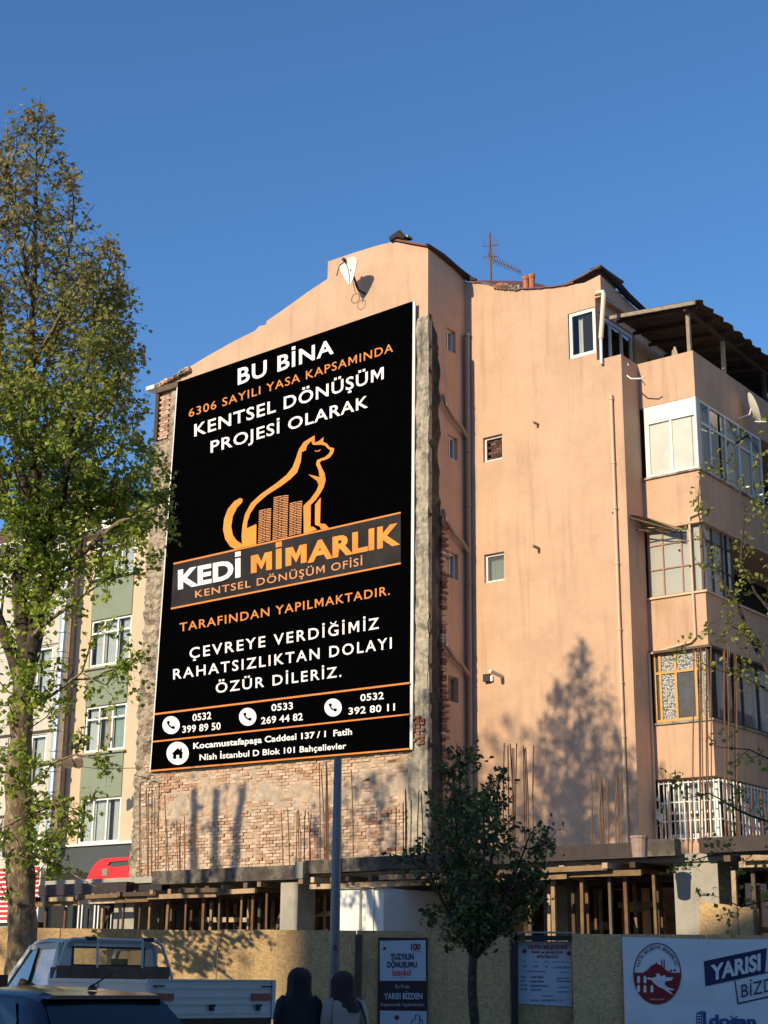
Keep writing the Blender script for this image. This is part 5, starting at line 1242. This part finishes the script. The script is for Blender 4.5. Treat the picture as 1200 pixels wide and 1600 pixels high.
def sect(x0, x1, z0, z1, ins=.0, r=.06): return [(x0 + r, z0), (x1 - r, z0), (x1, z0 + r), (x1 - ins, z1 - r), (x1 - ins - r, z1), (x0 + ins + r, z1), (x0 + ins, z1 - r), (x0, z0 + r)]
# bed
mb = MB(tf); mb.box(0, .04, .0, W_, 1.06, TH); mb.build('tailgate', TRP, TK)
mb = MB(tf)
for zz in (1.12, 1.22, 1.30, 1.40): mb.box(-.012, -.001, .09, W_ - .09, zz - .012, zz + .012)
mb.box(-.022, 0, 0, .05, 1.04, TH + .005); mb.box(-.022, 0, W_ - .05, W_, 1.04, TH + .005); mb.box(-.02, .05, 0, W_, TH, TH + .018)
mb.build('tailgate_rib', TRP, TK)
for b0_ in (.07, W_ - .34): MB(tf).box(-.03, -.013, b0_, b0_ + .26, 1.255, 1.335).build('reflector', REFL, TK)
for b0_ in (.2, .85, 1.5):
    MB(tf).box(-.05, -.013, b0_ - .02, b0_ + .02, 1.14, 1.21).box(-.06, -.05, b0_ - .035, b0_ + .035, 1.19, 1.215).build('latch', BLACKM, TK)
for b0_ in (.06, W_ - .2): MB(tf).box(-.035, -.013, b0_, b0_ + .14, 1.41, 1.425).build('hinge', BLACKM, TK)
mb = MB(tf); mb.box(0, 2.5, 0, .04, 1.06, TH); mb.box(-.01, 2.5, -.015, .055, TH - .03, TH + .012); mb.box(1.2, 1.26, -.02, -.001, 1.06, TH)
for zz in (1.15, 1.28): mb.box(.02, 2.5, -.012, -.001, zz - .01, zz + .01)
mb.build('left_dropside', TRP, TK)
mb = MB(tf); mb.box(0, 2.5, W_ - .04, W_, 1.06, TH); mb.build('right_dropside', TRP, TK)
MB(tf).box(0, 2.5, .04, W_ - .04, .98, 1.06).build('bed_floor', DWOOD, TK)
MB(tf).box(-.05, 4.2, .5, 1.25, .55, .98).build('chassis', TRD, TK)
mb = MB(tf); mb.box(2.42, 2.46, .05, W_ - .05, 1.1, 1.64); mb.build('headboard', DWOOD, TK)
# headboard frame
mb = MB()
zc = 1.97
P_ = [tf(2.44, .02, 1.0), tf(2.44, .04, 1.5), tf(2.46, .18, zc - .05), tf(2.46, .26, zc), tf(2.46, W_ - .26, zc), tf(2.46, W_ - .16, zc - .06), tf(2.44, W_ - .0, 1.5), tf(2.44, W_, 1.0)]
mb.tube(P_, .022, 8); mb.build('headboard_frame', TRP, TK)
mb = MB()
for b0_ in (.62, 1.28): mb.tube([tf(2.42, b0_, 1.62), tf(2.44, b0_, zc)], .017, 6)
mb.build('guard_bar', TRP, TK)
for b0_ in (.45, 1.3): MB(tf).box(2.42, 2.5, b0_, b0_ + .14, zc - .01, zc + .035).build('rubber_pad', BLACKM, TK)
# cab: back wall with window opening, sides, roof
ca = 2.6
mb = MB(tf)
mb.box(ca, ca + .05, .12, W_ - .12, .8, 1.66); mb.box(ca, ca + .05, .14, .36, 1.66, 1.92); mb.box(ca, ca + .05, W_ - .36, W_ - .14, 1.66, 1.92); mb.box(ca, ca + .05, .2, W_ - .2, 1.86, 1.94)
mb.build('cab_back', TRP, TK)
f2 = MB(tf); f2.box(ca - .012, ca, .34, W_ - .34, 1.63, 1.66); f2.box(ca - .012, ca, .34, W_ - .34, 1.86, 1.885); f2.box(ca - .012, ca, .34, .365, 1.66, 1.86); f2.box(ca - .012, ca, W_ - .365, W_ - .34, 1.66, 1.86)
rwn = f2.build('rear_window', BLACKM, TK)
mk('pane', [tf(ca + .02, .36, 1.66), tf(ca + .02, W_ - .36, 1.66), tf(ca + .02, W_ - .36, 1.86), tf(ca + .02, .36, 1.86)], [(0, 1, 2, 3)], CARGL, rwn)
mb = MB()
loft(mb, tf, [(ca, [(.22, 1.92), (W_ - .22, 1.92), (W_ - .26, 1.965), (.26, 1.965)]), (ca + .5, [(.2, 1.94), (W_ - .2, 1.94), (W_ - .26, 1.99), (.26, 1.99)]), (ca + .95, [(.22, 1.90), (W_ - .22, 1.90), (W_ - .28, 1.95), (.28, 1.95)])])
mb.build('cab_roof', TRP, TK, smooth=False)
for sgn_, b0_, nm in ((1, .1, 'left_door'), (-1, W_ - .1, 'right_door')):
    bi = b0_; bt_ = b0_ + sgn_ * .1
    mb = MB()
    def wall(pts, th=.05): mb.poly([tf(a, bb, z) for a, bb, z in pts], (tf(0, sgn_ * th, 0) - tf(0, 0, 0)))
    wall([(ca, bi, .75), (ca + 1.6, bi, .75), (ca + 1.6, bi, 1.33), (ca, bi, 1.4)])
    wall([(ca, bi, 1.4), (ca + .13, bi, 1.4), (ca + .16, bt_, 1.9), (ca, bt_, 1.93)])
    wall([(ca + .1, bt_, 1.86), (ca + .95, bt_, 1.84), (ca + .95, bt_, 1.90), (ca + .1, bt_, 1.93)])
    wall([(ca + .95, bt_, 1.9), (ca + .88, bt_, 1.88), (ca + 1.45, bi, 1.33), (ca + 1.6, bi, 1.33)])
    mb.build(nm, TRP, TK)
    mk('door_glass', [tf(ca + .13, bi + .02 * sgn_, 1.4), tf(ca + 1.46, bi + .02 * sgn_, 1.33), tf(ca + .9, bt_ + .02 * sgn_, 1.86), tf(ca + .16, bt_ + .02 * sgn_, 1.88)], [(0, 1, 2, 3)], CARGL, TK)
    MB().bar(tf(ca + .75, bi + .01, 1.37), tf(ca + .68, bt_ + .01, 1.87), .03).build('window_divider', BLACKM, TK)
MB().add([tf(ca + 1.6, .1, 1.33), tf(ca + 1.6, W_ - .1, 1.33), tf(ca + .95, W_ - .2, 1.9), tf(ca + .95, .2, 1.9)], [(0, 1, 2, 3)]).build('windscreen', CARGL, TK)
mb = MB(); loft(mb, tf, [(ca + 1.55, sect(.1, W_ - .1, .5, 1.33, 0)), (ca + 1.85, sect(.13, W_ - .13, .5, 1.1, .04))]); mb.build('bonnet', TRP, TK)
for b0_ in (.45, 1.25):
    mb = MB(); loft(mb, tf, [(ca + .35, [(b0_ - .22, 1.0), (b0_ + .22, 1.0), (b0_ + .2, 1.55), (b0_ + .1, 1.62), (b0_ - .1, 1.62), (b0_ - .2, 1.55)]), (ca + .45, [(b0_ - .22, 1.0), (b0_ + .22, 1.0), (b0_ + .2, 1.55), (b0_ + .1, 1.62), (b0_ - .1, 1.62), (b0_ - .2, 1.55)])])
    mb.build('seat', BLACKM, TK)
    MB(tf).box(ca + .36, ca + .44, b0_ - .11, b0_ + .11, 1.6, 1.74).build('headrest', BLACKM, TK)
MB(tf).box(ca + .12, ca + .2, -.02, .1, 1.25, 1.62).build('mirror_arm', BLACKM, TK) if False else None
MB(tf).box(ca + 1.2, ca + 1.3, -.16, .04, 1.3, 1.52).build('wing_mirror', BLACKM, TK)
MB(tf).box(ca - .1, ca + .02, .06, .14, 1.2, 1.62).build('cab_corner_trim', BLACKM, TK)
def wheel(fr, a, b, r, w, parent):
    h = fr(1, 0, 0) - fr(0, 0, 0); rr = fr(0, 1, 0) - fr(0, 0, 0); c = fr(a, b, r)
    o = MB().tube([c - rr * w / 2, c - rr * w * .42, c + rr * w * .42, c + rr * w / 2], [r * .9, r, r, r * .9], 24).build('wheel', TRD, parent)
    MB().tube([c - rr * w * .52, c + rr * w * .52], r * .58, 16).build('rim', STEEL, o)
for a in (.75, 3.55):
    for b in (.14, W_ - .14): wheel(tf, a, b, .33, .2, TK)
MB(tf).box(-.03, .0, .3, .75, .7, .82).build('number_plate', WHITE, TK)

# ================================================================== BLUE CAR
CBL = mat('dark_blue_paint', (.006, .012, .045), .18, .04, 3, spec=.5)
cf0 = atY(62, 1572, 14.6); cf0.z = 0
cf_ = frame(cf0, 40)
def cf(a, b, c): return cf_(a, b, c * .965)
CAR = thing('parked_car', cf(1.5, .6, 0), 'dark blue hatchback parked behind the white pickup with a roof aerial', 'car')
def csec(zr, half, zb=.55, top_in=.18, belt=.98):
    h = half; return [(.6 - h, zb), (.6 + h, zb), (.6 + h + .03, belt - .2), (.6 + h, belt), (.6 + h - top_in * .5, (belt + zr) / 2), (.6 + h - top_in, zr - .07), (.6 + h - top_in - .1, zr - .015), (.6 + .2, zr + .012), (.6 - .2, zr + .012), (.6 - h + top_in + .1, zr - .015), (.6 - h + top_in, zr - .07), (.6 - h + top_in * .5, (belt + zr) / 2), (.6 - h, belt), (.6 - h - .03, belt - .2)]
mb = MB()
loft(mb, cf, [(-.62, csec(.92, .78, .4, .05, .85)), (-.5, csec(1.03, .82, .38, .06, .95)), (-.28, csec(1.2, .79, .35, .14)), (-.02, csec(1.405, .82, .33, .2)), (.3, csec(1.45, .81, .33, .21)), (1.0, csec(1.475, .81, .33, .21)), (1.7, csec(1.44, .81, .33, .21)), (2.2, csec(1.30, .86, .33, .2)), (2.8, csec(1.02, .85, .33, .08, .95)), (3.3, csec(.9, .8, .35, .1, .85)), (3.6, csec(.72, .7, .38, .1, .68))])
body = mb.build('body', CBL, CAR, smooth=True)
es = body.modifiers.new('bevel', 'BEVEL'); es.width = .02; es.segments = 2; es.limit_method = 'ANGLE'; es.angle_limit = rad(25)
CG = mat('black_car_glass', (.008, .01, .012), .06, .02, 3, spec=.6)
mb = MB()
wn_ = [(-.05, 1.375), (-.27, 1.215), (-.47, 1.06)]
V = []
for a, z in wn_:
    hh = np.interp(z, [1.0, 1.4], [.73, .61])
    for k in range(7): V.append(cf(a - .03 - .03 * math.cos((k - 3) / 3 * 1.2), .6 + hh * (k - 3) / 3, z))
mb.add(V, [(7 * j + k, 7 * j + k + 1, 7 * j + 7 + k + 1, 7 * j + 7 + k) for j in range(2) for k in range(6)]); mb.build('rear_window', CG, CAR, smooth=True)
mb = MB(); loft(mb, cf, [(-.16, [(.6 - .61, 1.37), (.6 + .61, 1.37), (.6 + .55, 1.405), (.6 - .55, 1.405)]), (.05, [(.6 - .61, 1.39), (.6 + .61, 1.39), (.6 + .55, 1.435), (.6 - .55, 1.435)])]); mb.build('roof_spoiler', CBL, CAR)
for sg in (-1, 1):
    b_o = lambda z: .6 + sg * (float(np.interp(z, [.98, 1.22, 1.40], [.81, .72, .615])) + .006)
    for pts in ([(.08, 1.02), (.15, 1.18), (.38, 1.35), (.85, 1.38), (.85, 1.0)], [(.92, 1.0), (.92, 1.38), (1.6, 1.365), (2.25, 1.03)]):
        mb = MB(); P = [cf(a, b_o(z), z) for a, z in pts]; mb.poly(P); mb.build('side_window', CG, CAR)
mb = MB(); aa_ = cf(.12, .6, 1.45); mb.tube([aa_, aa_ + Z * .03, aa_ + Z * .05], [.05, .035, .015], 10); mb.build('aerial_base', BLACKM, CAR)
MB().tube([aa_ + Z * .04, cf(-.02, .60, 1.62) + Vector((.12, 0, .0))], [.008, .006], 6).build('roof_aerial', BLACKM, CAR)
for a in (.25, 2.75):
    for b in (-.18, 1.38): wheel(cf, a, b, .32, .2, CAR)
for b in (-.2, 1.28): MB(cf).box(-.56, -.4, b, b + .14, .85, 1.1).build('tail_light', REFL, CAR)

# ================================================================== PEOPLE
SKIN = mat('skin', (.50, .30, .21), .6); BLKC = mat('black_fabric', (.016, .016, .018), .9, .15, 8); COATG = mat('pale_grey_coat', (.34, .30, .28), .9, .06, 6, bump=.3, bscale=60); HIJ = mat('dark_plum_headscarf', (.034, .020, .024), .85, .1, 8); BAGB = mat('black_leather', (.015, .015, .015), .45)
def person(x, y, hd, h, label, coat, scarf, sc_drop, headturn=0, wide=1.):
    P0 = Vector((x, y, 0)); fr = frame(P0, hd); s = h / 1.65
    t = thing('person', P0, label, 'person')
    F3 = lambda a, b, c: fr(a * s, b * s * .8, c * s)
    # continuous body: skin modifier
    vs = [(0, 0, .92), (0, 0, 1.12), (0, 0, 1.32), (0, 0, 1.40), (.01, 0, 1.47), (.02, 0, 1.55),
          (0, -.1, .86), (.02, -.1, .48), (0, -.1, .08), (.14, -.11, .04), (0, .1, .86), (-.03, .1, .48), (-.08, .1, .10), (.05, .11, .04),
          (0, -.17, 1.35), (-.02, -.22, 1.08), (.05, -.21, .86), (.08, -.205, .80), (0, .17, 1.35), (-.02, .22, 1.08), (.05, .21, .86), (.08, .205, .80)]
    rs_ = [.15, .125, .14, .06, .055, .085, .09, .065, .045, .035, .09, .065, .045, .035, .055, .042, .03, .035, .055, .042, .03, .035]
    ed = [(0, 1), (1, 2), (2, 3), (3, 4), (4, 5), (0, 6), (6, 7), (7, 8), (8, 9), (0, 10), (10, 11), (11, 12), (12, 13), (2, 14), (14, 15), (15, 16), (16, 17), (2, 18), (18, 19), (19, 20), (20, 21)]
    for side, root in ((-1, 17), (1, 21)):
        for k in range(4):
            b0 = len(vs); y0 = side * .205
            for q, zz in enumerate((.76, .73, .70)): vs.append((.055 + .02 * k + .008 * q, y0 + side * (.0 - .006 * q), zz - (.004 if k in (0, 3) else -.004) * q)); rs_.append(.010 - .001 * q)
            ed += [(root, b0), (b0, b0 + 1), (b0 + 1, b0 + 2)]
        b0 = len(vs); vs += [(.13, side * .20, .80), (.14, side * .195, .765)]; rs_ += [.011, .009]; ed += [(root, b0), (b0, b0 + 1)]
    me = bpy.data.meshes.new('body'); me.from_pydata([tuple(F3(*v) - P0) for v in vs], ed, []); me.materials.append(SKIN)
    o = link('body', me, t); sm = o.modifiers.new('skin', 'SKIN'); o.modifiers.new('sub', 'SUBSURF').levels = 1
    for v, r in zip(me.skin_vertices[0].data, rs_): v.radius = (r * s, r * s)
    me.skin_vertices[0].data[0].use_root = True
    ht = rad(headturn); ch, sh = math.cos(ht), math.sin(ht)
    def H(a, b, c): a *= 1.0; b *= 1.22; c *= .92; return F3(.02 + a * ch - b * sh, a * sh + b * ch, 1.535 + c)
    def ell(mb, secs, fn, n=40):
        V = []; F = []
        for (z, rx, ry, ox, oy) in secs:
            for k in range(n):
                an = 2 * math.pi * k / n; w_ = 1 + .13 * noise.noise(Vector((math.cos(an) * 3.2, math.sin(an) * 3.2, z * 3 + x)))
                V.append(fn(ox + rx * math.cos(an) * w_, oy + ry * math.sin(an) * w_, z))
        for i in range(len(secs) - 1):
            for k in range(n): F.append((i * n + k, i * n + (k + 1) % n, (i + 1) * n + (k + 1) % n, (i + 1) * n + k))
        F.append(tuple(range(n))); F.append(tuple((len(secs) - 1) * n + k for k in reversed(range(n)))); mb.add(V, F)
    mb = MB(); ell(mb, [(-.13, .03, .03, .05, 0), (-.11, .06, .055, .03, 0), (-.05, .085, .07, .015, 0), (.02, .095, .076, 0, 0), (.07, .09, .072, -.01, 0), (.105, .05, .045, -.01, 0)], H)
    hd_ = mb.build('face', SKIN, t, smooth=True)
    MB().tube([H(.088, 0, .0), H(.115, 0, -.035), H(.09, 0, -.045)], [.01, .016, .008], 6).build('nose', SKIN, t)
    for sb in (-.03, .03): MB().tube([H(.085, sb - .008, .005), H(.088, sb + .008, .005)], .008, 6).build('eye', BLACKM, t)
    MB().tube([H(.088, -.022, -.075), H(.094, 0, -.075), H(.088, .022, -.075)], .006, 6).build('lips', CLAY, t)
    # coat
    mb = MB(); ell(mb, [(.30, .22, .30, 0, 0), (.6, .2, .27, 0, 0), (.95, .165, .22 * wide, 0, 0), (1.10, .15, .205 * wide, 0, 0), (1.25, .145, .215 * wide, -.01, 0), (1.34, .13, .205 * wide, -.01, 0), (1.385, .10, .165, 0, 0), (1.42, .065, .08, .01, 0)], F3)
    mb.build('coat', coat, t, smooth=True)
    for sd_ in (-1, 1):
        MB().tube([F3(-.01, sd_ * .16, 1.355), F3(-.015, sd_ * .205, 1.31), F3(-.03, sd_ * .245, 1.18), F3(-.02, sd_ * .25, 1.06), F3(.05, sd_ * .225, .86)], [.055 * s, .07 * s, .062 * s, .055 * s, .045 * s], 12).build('sleeve', coat, t, smooth=True)
    # scarf over the head
    mb = MB(); ell(mb, [(-.31 - sc_drop, .10, .17 + sc_drop * .3, -.05, 0), (-.25, .13, .175, -.04, 0), (-.20, .135, .15, -.03, 0), (-.13, .125, .125, -.03, 0), (-.05, .13, .122, -.035, 0), (.02, .138, .126, -.035, 0), (.07, .125, .112, -.04, 0), (.11, .09, .08, -.04, 0), (.132, .03, .03, -.04, 0)], H)
    # leave the face open: drop faces in front of the face
    o_ = mb.build('headscarf', scarf, t, smooth=True)
    bm = bmesh.new(); bm.from_mesh(o_.data)
    fx = (H(1, 0, 0) - H(0, 0, 0)).normalized(); c0_ = H(0, 0, 0) - P0
    kill = [f for f in bm.faces if (f.calc_center_median() - c0_).dot(fx) > .055 * s and -.10 < (f.calc_center_median() - c0_).z < .06]
    bmesh.ops.delete(bm, geom=kill, context='FACES'); bm.to_mesh(o_.data); bm.free()
    for sd_ in (-1, 1): MB().tube([F3(-.04, sd_ * .1, .05), F3(.12, sd_ * .1, .03)], [.05, .04], 8).build('shoe', BLACKM, t)
    return t, F3, H
a_ = atY(468, 1520, 16); pA_, FA, HA = person(a_.x, a_.y, 8, 1.62, 'woman in black headscarf and black coat, standing with her back turned left of the post', BLKC, BLKC, .16, 5, 1.05)
MB().tube([FA(-.12, -.16, 1.38), FA(-.15, .02, 1.2), FA(-.12, .2, .98)], .012, 6).build('bag_strap', BAGB, pA_)
b__ = atY(538, 1520, 16); pB_, FBf, HB = person(b__.x, b__.y, 20, 1.59, 'woman in dark headscarf and pale grey coat, standing right of the lamp post', COATG, HIJ, .0, 35, 1.0)
sb_ = thing('shoulder_bag', FBf(-.15, .22, .9), 'black shoulder bag worn by the woman in the pale coat', 'bag')
MB().tube([FBf(-.02, .11, 1.40), FBf(-.11, .18, 1.33), FBf(-.16, .22, 1.2), FBf(-.17, .25, 1.08)], .014, 6).build('strap', BAGB, sb_)
MB(lambda a, b, c: FBf(a, b, c)).box(-.25, -.14, .16, .34, .88, 1.10).build('bag_body', BAGB, sb_)
